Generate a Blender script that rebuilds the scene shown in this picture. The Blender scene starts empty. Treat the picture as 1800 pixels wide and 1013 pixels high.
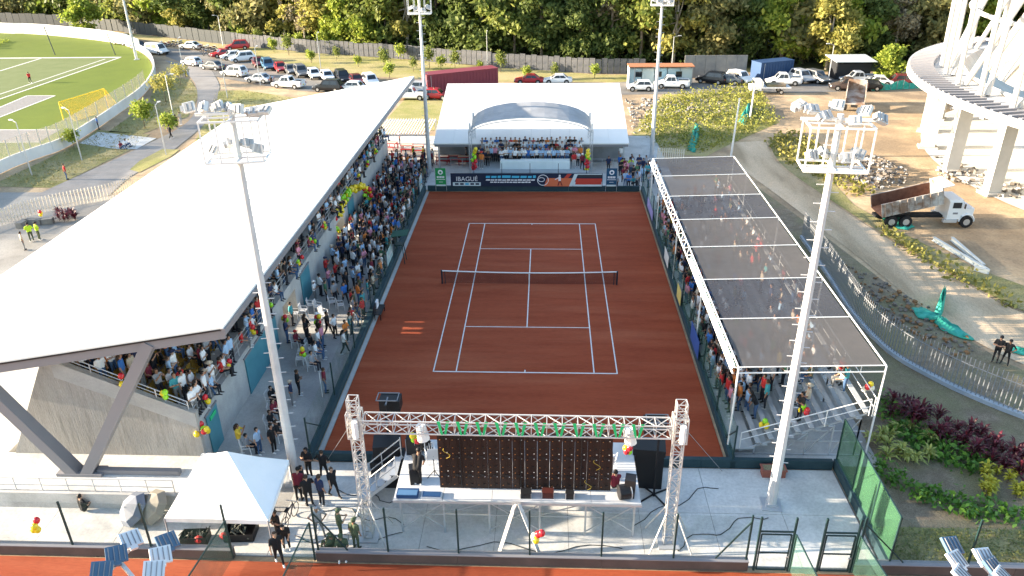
import bpy, math, random
import numpy as np
from mathutils import Vector, Matrix
R = math.radians
rnd = random.Random(11)
S = bpy.context.scene
COL = S.collection
# ------------------------------------------------------------------ camera
F_PX = 1357.33; CAMLOC = Vector((1.1446, -50.783, 25.1435)); YAW, PITCH, ROLL = -0.0472962, -0.4644841, -0.0136253
FW = Vector((math.sin(YAW)*math.cos(PITCH), math.cos(YAW)*math.cos(PITCH), math.sin(PITCH)))
_r = Vector((math.cos(YAW), -math.sin(YAW), 0)); _u = _r.cross(FW)
RT = _r*math.cos(ROLL)+_u*math.sin(ROLL); UP = -_r*math.sin(ROLL)+_u*math.cos(ROLL)
cam = bpy.data.objects.new('camera', bpy.data.cameras.new('camera')); COL.objects.link(cam)
cam.data.sensor_width = 36; cam.data.lens = F_PX/1800*36; cam.data.clip_end = 2000
cam.matrix_world = Matrix(((RT.x, UP.x, -FW.x, CAMLOC.x), (RT.y, UP.y, -FW.y, CAMLOC.y), (RT.z, UP.z, -FW.z, CAMLOC.z), (0, 0, 0, 1)))
S.camera = cam
# ------------------------------------------------------------------ light
SUN_EL, SUN_AZ = R(12.5), R(180.6)      # azimuth of the place the sun stands at, counted from +X towards +Y
to_sun = Vector((math.cos(SUN_EL)*math.cos(SUN_AZ), math.cos(SUN_EL)*math.sin(SUN_AZ), math.sin(SUN_EL)))
W = bpy.data.worlds.new('World'); S.world = W; W.use_nodes = True
sky = W.node_tree.nodes.new('ShaderNodeTexSky'); sky.sky_type = 'NISHITA'; sky.sun_disc = False
sky.sun_elevation = SUN_EL; sky.sun_rotation = R(90)-SUN_AZ
sky.air_density = 1.0; sky.dust_density = 1.0; sky.ozone_density = 1.0
bg = W.node_tree.nodes['Background']; bg.inputs[1].default_value = 0.125
W.node_tree.links.new(sky.outputs[0], bg.inputs[0])
sl = bpy.data.lights.new('sun', 'SUN'); sl.energy = 5.0; sl.angle = R(0.53); sl.color = (1.0, 0.84, 0.64)
sun = bpy.data.objects.new('sun', sl); COL.objects.link(sun); sun.rotation_euler = to_sun.to_track_quat('Z', 'Y').to_euler()
S.view_settings.view_transform = 'Standard'; S.view_settings.look = 'None'; S.view_settings.gamma = 1
S.view_settings.use_curve_mapping = False; S.view_settings.exposure = 2.3
S.render.engine = 'CYCLES'; S.cycles.max_bounces = 8; S.cycles.transparent_max_bounces = 24; S.cycles.use_denoising = True

def ray(x, y): return FW + RT*((x-900)/F_PX) + UP*((506.5-y)/F_PX)
def at(x, y, z=0.0):                     # photo pixel -> point on the level z
    d = ray(x, y); return CAMLOC + d*((z-CAMLOC.z)/d.z)
def atY(x, y, Y):
    d = ray(x, y); return CAMLOC + d*((Y-CAMLOC.y)/d.y)
def atX(x, y, X):
    d = ray(x, y); return CAMLOC + d*((X-CAMLOC.x)/d.x)
# ------------------------------------------------------------------ materials
MATS = {}
def _new(name):
    m = bpy.data.materials.new(name); m.use_nodes = True; nt = m.node_tree
    return m, nt, nt.nodes['Principled BSDF']
def M(name, rgb=None, rough=0.7, metal=0.0, spec=0.3, island=None, trans=0.0):
    """plain material; island = second colour picked per loose leaf/piece"""
    if name in MATS: return MATS[name]
    m, nt, b = _new(name)
    b.inputs['Base Color'].default_value = (*rgb, 1); b.inputs['Roughness'].default_value = rough
    b.inputs['Metallic'].default_value = metal; b.inputs['Specular IOR Level'].default_value = spec
    if island:
        g = nt.nodes.new('ShaderNodeNewGeometry'); mx = nt.nodes.new('ShaderNodeMix'); mx.data_type = 'RGBA'
        mx.inputs[6].default_value = (*rgb, 1); mx.inputs[7].default_value = (*island, 1)
        nt.links.new(g.outputs['Random Per Island'], mx.inputs[0]); nt.links.new(mx.outputs[2], b.inputs['Base Color'])
        if trans:
            tr = nt.nodes.new('ShaderNodeBsdfTranslucent'); ms = nt.nodes.new('ShaderNodeMixShader'); ms.inputs[0].default_value = trans
            nt.links.new(mx.outputs[2], tr.inputs[0]); nt.links.new(b.outputs[0], ms.inputs[1]); nt.links.new(tr.outputs[0], ms.inputs[2])
            nt.links.new(ms.outputs[0], nt.nodes['Material Output'].inputs[0])
    MATS[name] = m; return m
def N(name, c1, c2, scale=1.0, rough=0.85, bump=0.0, c3=None, scale3=0.12, stretch=(1, 1, 1), lo=.35, hi=.65, fine=0.0, bscale=None, obj=False, lo3=.42, hi3=.62, spec=.25):
    """noisy material: c1/c2 by one noise, patches of c3 by a broader one, fine grain on top, optional bump"""
    if name in MATS: return MATS[name]
    m, nt, b = _new(name); L = nt.links.new; nd = nt.nodes.new
    if obj: tc = nd('ShaderNodeTexCoord'); src = tc.outputs['Object']
    else: tc = nd('ShaderNodeNewGeometry'); src = tc.outputs['Position']
    mp = nd('ShaderNodeMapping'); mp.inputs['Scale'].default_value = stretch; L(src, mp.inputs[0])
    def noise(sc, det=6):
        n = nd('ShaderNodeTexNoise'); n.inputs['Scale'].default_value = sc; n.inputs['Detail'].default_value = det
        n.inputs['Roughness'].default_value = .62; L(mp.outputs[0], n.inputs['Vector']); return n
    def ramp(n, a, c):
        r = nd('ShaderNodeMapRange'); r.inputs[1].default_value = a; r.inputs[2].default_value = c; L(n.outputs[0], r.inputs[0]); return r.outputs[0]
    def mix(f, a, c):
        x = nd('ShaderNodeMix'); x.data_type = 'RGBA'; L(f, x.inputs[0])
        for i, v in ((6, a), (7, c)):
            if isinstance(v, tuple): x.inputs[i].default_value = (*v, 1)
            else: L(v, x.inputs[i])
        return x.outputs[2]
    n1 = noise(scale); col = mix(ramp(n1, lo, hi), c1, c2)
    if c3: col = mix(ramp(noise(scale3, 5), lo3, hi3), col, c3)
    if fine:
        nf = noise(scale*14, 3); x = nd('ShaderNodeMix'); x.data_type = 'RGBA'; x.blend_type = 'MULTIPLY'; x.inputs[0].default_value = fine
        L(col, x.inputs[6]); g = nd('ShaderNodeMapRange'); g.inputs[1].default_value = .3; g.inputs[2].default_value = .6; L(nf.outputs[0], g.inputs[0])
        L(g.outputs[0], x.inputs[7]); col = x.outputs[2]
    L(col, b.inputs['Base Color']); b.inputs['Roughness'].default_value = rough; b.inputs['Specular IOR Level'].default_value = spec
    if bump:
        bp = nd('ShaderNodeBump'); bp.inputs['Strength'].default_value = bump; bp.inputs['Distance'].default_value = .05
        L(noise(bscale or scale*6, 4).outputs[0], bp.inputs['Height']); L(bp.outputs[0], b.inputs['Normal'])
    MATS[name] = m; return m
def VEIL(name, rgb, opacity, rough=.8):
    """woven net seen from afar: part thread, part hole"""
    if name in MATS: return MATS[name]
    m, nt, b = _new(name); b.inputs['Base Color'].default_value = (*rgb, 1); b.inputs['Roughness'].default_value = rough
    b.inputs['Specular IOR Level'].default_value = .1
    t = nt.nodes.new('ShaderNodeBsdfTransparent'); ms = nt.nodes.new('ShaderNodeMixShader'); n = nt.nodes.new('ShaderNodeTexNoise')
    g = nt.nodes.new('ShaderNodeTexCoord'); n.inputs['Scale'].default_value = 1.3; nt.links.new(g.outputs['Object'], n.inputs['Vector'])
    r = nt.nodes.new('ShaderNodeMapRange'); r.inputs[1].default_value = .3; r.inputs[2].default_value = .7
    r.inputs[3].default_value = opacity-.06; r.inputs[4].default_value = opacity+.06
    nt.links.new(n.outputs[0], r.inputs[0]); nt.links.new(r.outputs[0], ms.inputs[0])
    nt.links.new(t.outputs[0], ms.inputs[1]); nt.links.new(b.outputs[0], ms.inputs[2]); nt.links.new(ms.outputs[0], nt.nodes['Material Output'].inputs[0])
    MATS[name] = m; return m
# ------------------------------------------------------------------ mesh builder
class MB:
    def __init__(s): s.v = []; s.f = []; s.m = []
    def add(s, vs, fs, mi=0):
        o = len(s.v); s.v += [tuple(v) for v in vs]; s.f += [tuple(i+o for i in f) for f in fs]; s.m += [mi]*len(fs); return s
    def box(s, c, d, rz=0.0, mi=0, mat=None):
        x, y, z = d[0]/2, d[1]/2, d[2]/2
        p = [Vector((a, b, e)) for a in (-x, x) for b in (-y, y) for e in (-z, z)]
        m = mat or Matrix.Rotation(rz, 3, 'Z'); c = Vector(c)
        return s.add([m @ q + c for q in p], [(0, 1, 3, 2), (4, 6, 7, 5), (0, 4, 5, 1), (2, 3, 7, 6), (0, 2, 6, 4), (1, 5, 7, 3)], mi)
    def bar(s, a, b, w, h=None, mi=0, up=(0, 0, 1)):
        a, b = Vector(a), Vector(b); d = b-a; L = d.length
        if L < 1e-6: return s
        z = d/L; u = Vector(up)
        if abs(z.dot(u)) > .97: u = Vector((1, 0, 0))
        x = u.cross(z).normalized(); y = z.cross(x); h = h or w
        return s.box((a+b)/2, (w, h, L), mat=Matrix((x, y, z)).transposed(), mi=mi)
    def tube(s, pts, rad, n=6, mi=0, caps=True):
        pts = [Vector(p) for p in pts]; rad = rad if isinstance(rad, (list, tuple)) else [rad]*len(pts)
        vs = []; fs = []
        for i, p in enumerate(pts):
            d = (pts[min(i+1, len(pts)-1)]-pts[max(i-1, 0)]).normalized()
            u = Vector((0, 0, 1)) if abs(d.z) < .9 else Vector((1, 0, 0))
            x = u.cross(d).normalized(); y = d.cross(x)
            vs += [p+(x*math.cos(2*math.pi*k/n)+y*math.sin(2*math.pi*k/n))*rad[i] for k in range(n)]
        for i in range(len(pts)-1):
            for k in range(n): fs.append((i*n+k, i*n+(k+1) % n, (i+1)*n+(k+1) % n, (i+1)*n+k))
        if caps: fs += [tuple(range(n-1, -1, -1)), tuple(range((len(pts)-1)*n, len(pts)*n))]
        return s.add(vs, fs, mi)
    def ball(s, c, r, n=8, k=6, mi=0):
        c = Vector(c); r = Vector(r) if isinstance(r, (tuple, list)) else Vector((r, r, r))
        vs = [c+Vector((0, 0, -r.z))]
        for j in range(1, k):
            t = -math.pi/2+math.pi*j/k
            vs += [c+Vector((r.x*math.cos(t)*math.cos(2*math.pi*i/n), r.y*math.cos(t)*math.sin(2*math.pi*i/n), r.z*math.sin(t))) for i in range(n)]
        vs.append(c+Vector((0, 0, r.z))); fs = []
        for i in range(n):
            fs.append((0, 1+(i+1) % n, 1+i)); fs.append((len(vs)-1, 1+(k-2)*n+i, 1+(k-2)*n+(i+1) % n))
            for j in range(k-2): fs.append((1+j*n+i, 1+j*n+(i+1) % n, 1+(j+1)*n+(i+1) % n, 1+(j+1)*n+i))
        return s.add(vs, fs, mi)
    def prism(s, poly, z0, z1, mi=0):            # plan polygon pulled up
        n = len(poly); vs = [(p[0], p[1], z0) for p in poly]+[(p[0], p[1], z1) for p in poly]
        return s.add(vs, [tuple(range(n-1, -1, -1)), tuple(range(n, 2*n))]+[(i, (i+1) % n, n+(i+1) % n, n+i) for i in range(n)], mi)
    def slab(s, pts, t, mi=0, n=None):           # planar polygon given thickness t against its normal
        pts = [Vector(p) for p in pts]; k = len(pts)
        nn = Vector(n) if n else (pts[1]-pts[0]).cross(pts[2]-pts[0]).normalized()
        vs = pts+[p-nn*t for p in pts]
        return s.add(vs, [tuple(range(k)), tuple(range(2*k-1, k-1, -1))]+[(i, k+i, k+(i+1) % k, (i+1) % k) for i in range(k)], mi)
    def mesh(s, name, mats, smooth=False):
        me = bpy.data.meshes.new(name); me.from_pydata(s.v, [], s.f)
        for m in (mats if isinstance(mats, (list, tuple)) else [mats]): me.materials.append(m)
        if any(s.m): me.polygons.foreach_set('material_index', s.m)
        if smooth: me.polygons.foreach_set('use_smooth', [True]*len(me.polygons))
        me.update(); return me
def put(name, me, parent=None, loc=(0, 0, 0), rz=0.0, world=False):
    o = bpy.data.objects.new(name, me); COL.objects.link(o); o.location = loc; o.rotation_euler = (0, 0, rz)
    if parent:
        o.parent = parent
        if world: o.matrix_parent_inverse = (Matrix.Translation(parent.location) @ parent.rotation_euler.to_matrix().to_4x4()).inverted()
    return o
def ob(name, mb, mats, parent=None, smooth=False, world=True): return put(name, mb.mesh(name, mats, smooth), parent, world=world and parent is not None)
def tag(o, label, cat, group=None):
    o['label'] = label; o['category'] = cat
    if group: o['group'] = group
    return o
def thing(name, label, cat, loc=(0, 0, 0), rz=0.0, group=None):
    o = bpy.data.objects.new(name, None); COL.objects.link(o); o.location = loc; o.rotation_euler = (0, 0, rz); o.empty_display_size = .2
    return tag(o, label, cat, group)
def struct(o): o['kind'] = 'structure'; return o
def stuff(o): o['kind'] = 'stuff'; return o
def clone(o, loc, rz=0.0, label=None, group=None, scale=None, parent=None):
    c = o.copy(); COL.objects.link(c)
    if parent is None:
        c.location = loc; c.rotation_euler = (0, 0, rz)
        if scale: c.scale = (scale,)*3 if isinstance(scale, (int, float)) else scale
        if label: c['label'] = label
        if group: c['group'] = group
    else: c.parent = parent
    for ch in list(o.children): clone(ch, None, parent=c)
    return c
class Stock:                                     # first use moves the prototype itself, later uses copy it
    def __init__(s, root): s.root = root; s.used = False
    def __call__(s, loc, rz, label, group=None, scale=None):
        o = clone(s.root, loc, rz, label, group, scale); return o
    def drop(s):
        def rem(o):
            for c in list(o.children): rem(c)
            bpy.data.objects.remove(o)
        rem(s.root)
def sheet(name, pts, z, mat, parent=None):       # flat ground piece from plan points
    mb = MB(); mb.add([(p[0], p[1], z) for p in pts], [tuple(range(len(pts)))])
    return struct(ob(name, mb, mat, parent)) if parent is None else ob(name, mb, mat, parent)
def ribbon(name, left, right, z, mat):
    mb = MB(); n = len(left)
    mb.add([(p[0], p[1], z) for p in left]+[(p[0], p[1], z) for p in right], [(i, i+1, n+i+1, n+i) for i in range(n-1)])
    return struct(ob(name, mb, mat))
def smoothline(pts, k=6):                        # Catmull-Rom through plan points
    P = [Vector((p[0], p[1], 0)) for p in pts]; P = [2*P[0]-P[1]]+P+[2*P[-1]-P[-2]]; out = []
    for i in range(1, len(P)-2):
        for j in range(k):
            t = j/k; a, b, c, d = P[i-1:i+3]
            out.append(.5*((2*b)+(c-a)*t+(2*a-5*b+4*c-d)*t*t+(3*b-a-3*c+d)*t**3))
    return out+[P[-2]]
def inside(p, poly):
    c = False; n = len(poly)
    for i in range(n):
        a, b = poly[i], poly[i-1]
        if (a[1] > p[1]) != (b[1] > p[1]) and p[0] < (b[0]-a[0])*(p[1]-a[1])/(b[1]-a[1])+a[0]: c = not c
    return c
def pxpoly(pts, z=0.0): return [at(x, y, z) for x, y in pts]
WHITE = M('white_paint', (.68, .68, .67), .5); STEEL = M('galvanised_steel', (.5, .52, .54), .45, .5)
DKGREEN = M('dark_green_paint', (.012, .035, .035), .5); BLACK = M('black_plastic', (.012, .012, .014), .5)
GREY = M('grey_steel_paint', (.2, .2, .215), .5); RUBBER = M('rubber', (.015, .015, .016), .8)
CONC = N('concrete', (.40, .39, .37), (.52, .51, .49), .9, .9, .15, (.36, .36, .35), .15, fine=.15)
# ================================================================== the setting
DIRT = N('dirt', (.40, .285, .17), (.60, .445, .28), .35, .95, .6, (.29, .215, .14), .09, fine=.25, bscale=3)
ROADDIRT = N('packed_dirt', (.58, .44, .29), (.72, .56, .39), .8, .95, .6, (.40, .30, .19), .2, fine=.3, stretch=(1.6, .35, 1), lo=.3, hi=.7, bscale=4)
DRYGRASS = N('dry_grass', (.40, .35, .13), (.28, .28, .08), .5, .95, .6, (.48, .40, .2), .09, fine=.45, bscale=6)
LAWN = N('lawn', (.22, .22, .07), (.31, .285, .12), .6, .95, .7, (.38, .32, .17), .2, fine=.5, bscale=8)
LITTER = N('leaf_litter', (.20, .155, .105), (.31, .25, .18), 1.5, .95, .8, (.24, .22, .12), .25, fine=.5, bscale=9)
TURF = N('artificial_turf', (.098, .14, .003), (.118, .162, .005), .25, .85, .2, fine=.12)
PALETURF = N('worn_turf', (.13, .165, .05), (.16, .19, .07), .4, .9, .2, fine=.15)
ASPHALT = N('asphalt', (.15, .14, .13), (.21, .20, .185), .35, .9, .2, (.27, .25, .22), .1, fine=.2)
PATHM = N('path_asphalt', (.24, .225, .21), (.31, .29, .27), .5, .9, .2, fine=.15)
CLAY = N('red_clay', (.275, .051, .019), (.34, .070, .027), .6, .95, .15, (.42, .118, .055), .22, stretch=(.3, 2.4, 1), fine=.22, lo3=.48, hi3=.8, bscale=20)
PALE = N('pale_concrete', (.52, .52, .50), (.65, .645, .62), .5, .85, .1, (.43, .43, .415), .35, fine=.18, lo3=.5, hi3=.72)
AISLE = N('aisle_concrete', (.38, .38, .365), (.50, .495, .475), .7, .85, .1, (.31, .31, .31), .22, fine=.15)
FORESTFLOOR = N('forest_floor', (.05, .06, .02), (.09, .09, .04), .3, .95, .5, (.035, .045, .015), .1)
sheet('ground', [(-500, -200), (500, -200), (500, 600), (-500, 600)], -.05, DIRT)
# far verge and forest floor
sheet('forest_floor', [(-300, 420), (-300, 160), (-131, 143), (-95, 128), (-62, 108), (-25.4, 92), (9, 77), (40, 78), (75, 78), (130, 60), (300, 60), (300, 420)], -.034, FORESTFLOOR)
sheet('grass_verge', [(-131, 141), (-95, 126), (-62, 107), (-25.4, 91), (9, 76.5), (16, 76), (16, 70.5), (-4, 71), (-14, 72), (-28, 76), (-44, 87), (-58, 99), (-72, 108), (-100, 124), (-126, 137)], -.030, DRYGRASS)
sheet('car_park', [(-74, 104), (-66, 101), (-52, 90), (-40, 82), (-27, 73), (-12, 69.5), (8, 69), (12, 70.5), (30, 74), (60, 76), (62, 66), (40, 63), (14, 62), (-10, 60.5), (-24, 61), (-38, 66), (-52, 75), (-60, 84), (-70, 95)], -.026, ASPHALT)
vg = sheet('grass_island', pxpoly([(380, 160), (425, 158), (520, 172), (620, 175), (560, 190), (450, 215), (380, 245), (335, 262), (360, 215)]), -.018, DRYGRASS)
sheet('grass_patch', pxpoly([(275, 130), (335, 140), (350, 165), (330, 205), (250, 235), (190, 232), (262, 180)]), -.018, LAWN)
sheet('grass_bank', pxpoly([(0, 328), (92, 330), (240, 258), (262, 236), (170, 228), (140, 252), (0, 318)]), -.018, LAWN)
sheet('grass_tongue', pxpoly([(228, 298), (245, 303), (300, 275), (316, 263), (285, 262), (245, 283)]), -.010, DRYGRASS)
sheet('grass_by_pavilion', [(-19, 60), (-9, 60), (-9, 44), (-20, 40)], -.018, DRYGRASS)
path_l = smoothline(pxpoly([(60, 345), (95, 328), (240, 262), (332, 212), (347, 165), (332, 133), (290, 106)]))
path_r = smoothline(pxpoly([(190, 345), (230, 310), (290, 275), (372, 205), (383, 165), (385, 148), (370, 120)]))
ribbon('path', path_l, path_r, -.014, PATHM)
sheet('plaza', pxpoly([(0, 338), (85, 338), (190, 345), (260, 330), (240, 420), (140, 520), (-150, 700), (-200, 500)]), -.022, N('plaza_concrete', (.30, .285, .26), (.39, .37, .335), .6, .9, .1, (.26, .245, .22), .3, fine=.2))
sheet('paved_patch', pxpoly([(140, 252), (172, 232), (275, 243), (240, 262), (205, 262)]), -.008, PALE)
# football ground
turf_edge = pxpoly([(0, 305), (60, 280), (110, 262), (160, 232), (210, 198), (250, 168), (270, 140), (272, 120), (262, 101), (238, 86), (200, 75), (130, 66), (60, 60), (0, 58)])
tl = smoothline(turf_edge, 4)
sheet('football_turf', [(p.x-.4, p.y) for p in tl]+[(-190, 128), (-190, 10), (-70, 10)], .0, TURF)
sheet('worn_pitch', pxpoly([(-60, 104), (75, 101), (210, 101), (0, 172), (-60, 193)]), .006, PALETURF)
def stripe(name, a, b, w, z, mat, parent=None):
    a, b = Vector((a[0], a[1], 0)), Vector((b[0], b[1], 0)); n = (b-a).normalized().cross(Vector((0, 0, 1)))*w/2
    return sheet(name, [a-n, b-n, b+n, a+n], z, mat, parent)
LINEW = N('line_paint', (.62, .58, .55), (.74, .71, .68), 2, .8)
for a, b, w in (((-60, 103), (212, 101), .8), ((212, 101), (-60, 195), .35), ((185, 104), (-60, 186), .25), ((0, 125), (75, 102), .35)):
    stripe('pitch_line', at(*a), at(*b), w, .012, LINEW)
GRAVEL = N('gravel', (.2, .19, .18), (.27, .26, .25), 3, .95, .4)
sheet('gravel_run', pxpoly([(-40, 207), (48, 169), (97, 169), (0, 207), (-40, 222)]), .012, GRAVEL)
sheet('gravel_run', pxpoly([(-60, 229), (105, 229), (70, 249), (-60, 250)]), .012, GRAVEL)
for a, b in (((-40, 206), (48, 168.5)), ((48, 168.5), (97, 168.5)), ((97, 168.5), (-10, 210)), ((-60, 228.5), (105, 228.5)), ((70, 250), (-60, 251))):
    stripe('pitch_line', at(*a), at(*b), .25, .016, LINEW)
# construction ground on the other side
ROADL = smoothline([(22.3, 37), (21.5, 28.7), (23.3, 18.3), (25.4, 6.5), (27, -3), (29.3, -9.5), (36, -18)])
ROADR = smoothline([(26.5, 38), (25.7, 29.5), (26.7, 21.5), (29.2, 9.2), (31.6, .8), (33.5, -4.2), (40, -13)])
ribbon('dirt_road', ROADL, ROADR, -.020, ROADDIRT)
sheet('grass_strip', smoothline([(26.8, 38), (26, 29.5), (27, 21.5), (29.5, 9.2), (31.9, .8), (33.9, -4.2), (40.5, -13)])[::2]+[Vector(p+(0,)) for p in ((44, -9), (36.5, -1), (33.5, 3.5), (31, 10), (29.3, 17), (29.5, 26), (33, 33), (30, 40))], -.024, LAWN)
sheet('litter_ground', [(18.3, 24), (21.2, 24), (23, 16), (25, 6), (26.6, -3), (28.8, -10), (35, -18.5), (27, -16.5), (24, -12.5), (22.3, -9), (18.3, -3)], -.030, LITTER)
sheet('garden_soil', [(15.9, -3), (21.5, -3), (22.2, -9.3), (24, -12.6), (27.2, -16.5), (40, -22), (40, -24.1), (15.9, -24.1)], -.034, LITTER)
sheet('lawn', [(15.75, -24.1), (45, -24.1), (45, -26.5), (15.75, -26.5)], -.02, LAWN)
sheet('grass_mound_base', pxpoly([(1110, 235), (1130, 205), (1165, 165), (1330, 150), (1350, 190), (1370, 215), (1290, 250), (1240, 275), (1160, 268)]), -.028, DRYGRASS)
# main court ----------------------------------------------------------
court = sheet('clay_court', [(-10.12, -20.0), (10.2, -20.0), (10.2, 20.1), (-10.12, 20.1)], 0, CLAY)
def cl(a, b, w=.05): stripe('court_line', a, b, w*1.5, .004, LINEW, court)
for s in (-1, 1):
    cl((s*5.485, -11.92), (s*5.485, 11.92)); cl((s*4.115, -11.86), (s*4.115, 11.86)); cl((-5.46, s*11.885), (5.46, s*11.885), .07); cl((-4.09, s*6.4), (4.09, s*6.4))
stripe('court_line', (0, -6.37), (0, 6.37), .075, .0045, LINEW, court)
for s in (-1, 1): stripe('court_line', (0, s*11.85), (0, s*11.6), .07, .0045, LINEW, court)
sheet('neighbour_clay_court', [(-45, -50), (45, -50), (45, -26.95), (-45, -26.95)], -.004, CLAY)
sheet('aisle_floor', [(-15.75, -23.9), (-10.75, -23.9), (-10.75, 34), (-15.75, 34)], -.003, AISLE)
sheet('gap_floor', [(-26, -7.6), (-15.75, -7.6), (-15.75, -4.9), (-26, -4.9)], -.003, AISLE)
sheet('gap_floor', [(-26, 6.4), (-15.75, 6.4), (-15.75, 9.1), (-26, 9.1)], -.003, AISLE)
sheet('gutter', [(-10.42, -20.0), (-10.14, -20.0), (-10.14, 20.1), (-10.42, 20.1)], .004, CONC)
sheet('bleacher_floor', [(10.75, -20.0), (17.8, -20.0), (17.8, 24), (10.75, 24)], -.012, AISLE)
sheet('far_paving', [(-26, 20.7), (14, 20.7), (14, 40), (-26, 40)], -.016, PALE)
pad = struct(thing('pad', 'pale concrete paving of jointed slabs round the stage', 'paving')); del pad['category']; del pad['label']
def slabs(parent, x0, x1, y0, y1, nx, ny, mat, z=0.0):
    g = .02; dx = (x1-x0)/nx; dy = (y1-y0)/ny
    me = MB().box((0, 0, -.06), (dx-g, dy-g, .12)).mesh('slab', mat)
    for i in range(nx):
        for j in range(ny): put('slab', me, parent, (x0+dx*(i+.5), y0+dy*(j+.5), z+rnd.uniform(-.002, .002)))
slabs(pad, -10.75, 15.3, -26.6, -20.35, 8, 2, PALE)
slabs(pad, -32, -10.77, -26.6, -23.95, 6, 1, PALE)
JOINT = M('dark_joint', (.2, .2, .2), .9)
sheet('pad_bed', [(-32, -26.65), (15.35, -26.65), (15.35, -20.3), (-10.7, -20.3), (-10.7, -23.9), (-32, -23.9)], -.028, JOINT)
# terrace beside the stand, with its retaining wall
terr = MB().prism([(-34, -23.85), (-15.72, -23.85), (-15.72, -21.0), (-25.6, -21.0), (-25.6, 34), (-34, 34)], -.03, .8)
struct(ob('terrace', terr, PALE))
rw = MB().box((-24.9, -23.9, .43), (18.3, .16, .9)); o = ob('retaining_wall', rw, CONC); tag(o, 'low grey retaining wall under the handrail beside the tent', 'wall')
WALLG = N('court_wall_paint', (.018, .045, .055), (.03, .06, .072), 1.2, .6, .1, fine=.15)
BROWNW = N('brown_wall', (.085, .062, .055), (.12, .09, .08), .8, .8, .1, (.07, .055, .05), .3)
def wall(name, a, b, h, t, mat, label, cap=None):
    a, b = Vector((*a, 0)), Vector((*b, 0)); root = thing(name, label, 'wall', (a+b)/2)
    L = (b-a).length; n = max(1, round(L/6)); d = (b-a)/n
    for i in range(n):
        mb = MB().bar(a+d*i+Vector((0, 0, h/2)), a+d*(i+1)-d.normalized()*.012+Vector((0, 0, h/2)), t, h); ob('wall_panel', mb, mat, root)
    if cap: ob('coping', MB().bar(a+Vector((0, 0, h+.022)), b+Vector((0, 0, h+.022)), t+.06, .04), cap, root)
    return root
wall('court_wall', (-10.6, -20.3), (-10.6, 20.4), .45, .26, WALLG, 'long dark low wall between the clay and the crowded walkway', WALLG)
wall('court_wall', (10.45, -20.3), (10.45, 20.4), .45, .24, WALLG, 'long dark low wall between the clay and the netted bleachers', WALLG)
wall('court_wall', (-10.3, -20.18), (15.3, -20.18), .5, .24, WALLG, 'dark low wall behind the stage at the end of the clay')
wall('court_wall', (-10.3, 20.4), (10.2, 20.4), .5, .24, WALLG, 'dark low wall under the long printed banner')
wall('court_wall', (15.5, -26.65), (15.5, -20.05), .5, .24, WALLG, 'dark low wall under the green mesh beside the garden')
wall('boundary_wall', (-34, -26.75), (-12.1, -26.75), .5, .25, BROWNW, 'brown low wall below the tent and the balloon post', GREY)
wall('boundary_wall', (-8.5, -26.75), (9.7, -26.75), .5, .25, BROWNW, 'brown low wall running in front of the stage trusses', GREY)
wall('boundary_wall', (14.0, -26.75), (40, -26.75), .5, .25, BROWNW, 'brown low wall in front of the sunlit lawn', GREY)
# fences --------------------------------------------------------------
NET = VEIL('green_chain_link', (.06, .14, .11), .20); NETTHIN = VEIL('thin_chain_link', (.10, .17, .13), .07); NETSTRONG = VEIL('dense_green_mesh', (.05, .14, .075), .42)
def fence(name, a, b, z0, h, n, label, net=None, braces=(), rail=False, post=.07):
    a, b = Vector((*a, 0)), Vector((*b, 0)); root = thing(name, label, 'fence', (a+b)/2); d = (b-a)/n
    me = MB().box((0, 0, h/2), (post, post, h)).mesh('post', DKGREEN)
    for i in range(n+1): put('post', me, root, a+d*i+Vector((0, 0, z0)), world=True)
    if net:
        for i in range(n):
            p, q = a+d*i, a+d*(i+1); mb = MB().slab([p+Vector((0, 0, z0+.03)), q+Vector((0, 0, z0+.03)), q+Vector((0, 0, z0+h-.05)), p+Vector((0, 0, z0+h-.05))], .004); ob('mesh_panel', mb, net, root)
    if rail: ob('top_rail', MB().bar(a+Vector((0, 0, z0+h)), b+Vector((0, 0, z0+h)), .05), DKGREEN, root)
    for i, s in braces: ob('brace', MB().bar(a+d*i+Vector((0, 0, z0+h*.86)), a+d*(i+s*.42)+Vector((0, 0, z0+.03)), .05), DKGREEN, root)
    return root
fence('chain_link_fence', (-10.6, -20.2), (-10.6, 20.3), .49, 2.1, 8, 'thin chain link fence along the crowded walkway', NETTHIN, ((0, 1),))
fence('chain_link_fence', (10.45, -20.2), (10.45, 20.3), .49, 2.0, 10, 'green chain link fence between the clay and the bleachers', NET, ((0, 1),))
fence('chain_link_fence', (-8.4, -26.75), (9.6, -26.75), .54, 2.4, 6, 'open row of dark posts on the brown wall in front of the stage', NETTHIN, ((0, 1), (6, -1)))
fence('chain_link_fence', (-33, -26.75), (-12.2, -26.75), .54, 2.4, 6, 'open row of dark posts on the wall below the tent', NETTHIN)
fence('chain_link_fence', (15.5, -26.65), (15.5, -20.1), .5, 2.4, 3, 'dense green mesh fence between the pale paving and the garden', NETSTRONG, rail=True)
fence('chain_link_fence', (14.1, -26.75), (27.6, -26.75), .54, 2.4, 3, 'dark posts on the brown wall in front of the lawn', NETTHIN, ((0, 1),))
fence('chain_link_fence', (-8.55, -26.9), (-8.9, -32), .1, 2.1, 1, 'green mesh panel on the stage side of the entrance passage', NET, rail=True)
fence('chain_link_fence', (-12.1, -26.9), (-12.6, -32), .1, 2.1, 1, 'green mesh panel on the tent side of the entrance passage', NET, rail=True)
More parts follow.
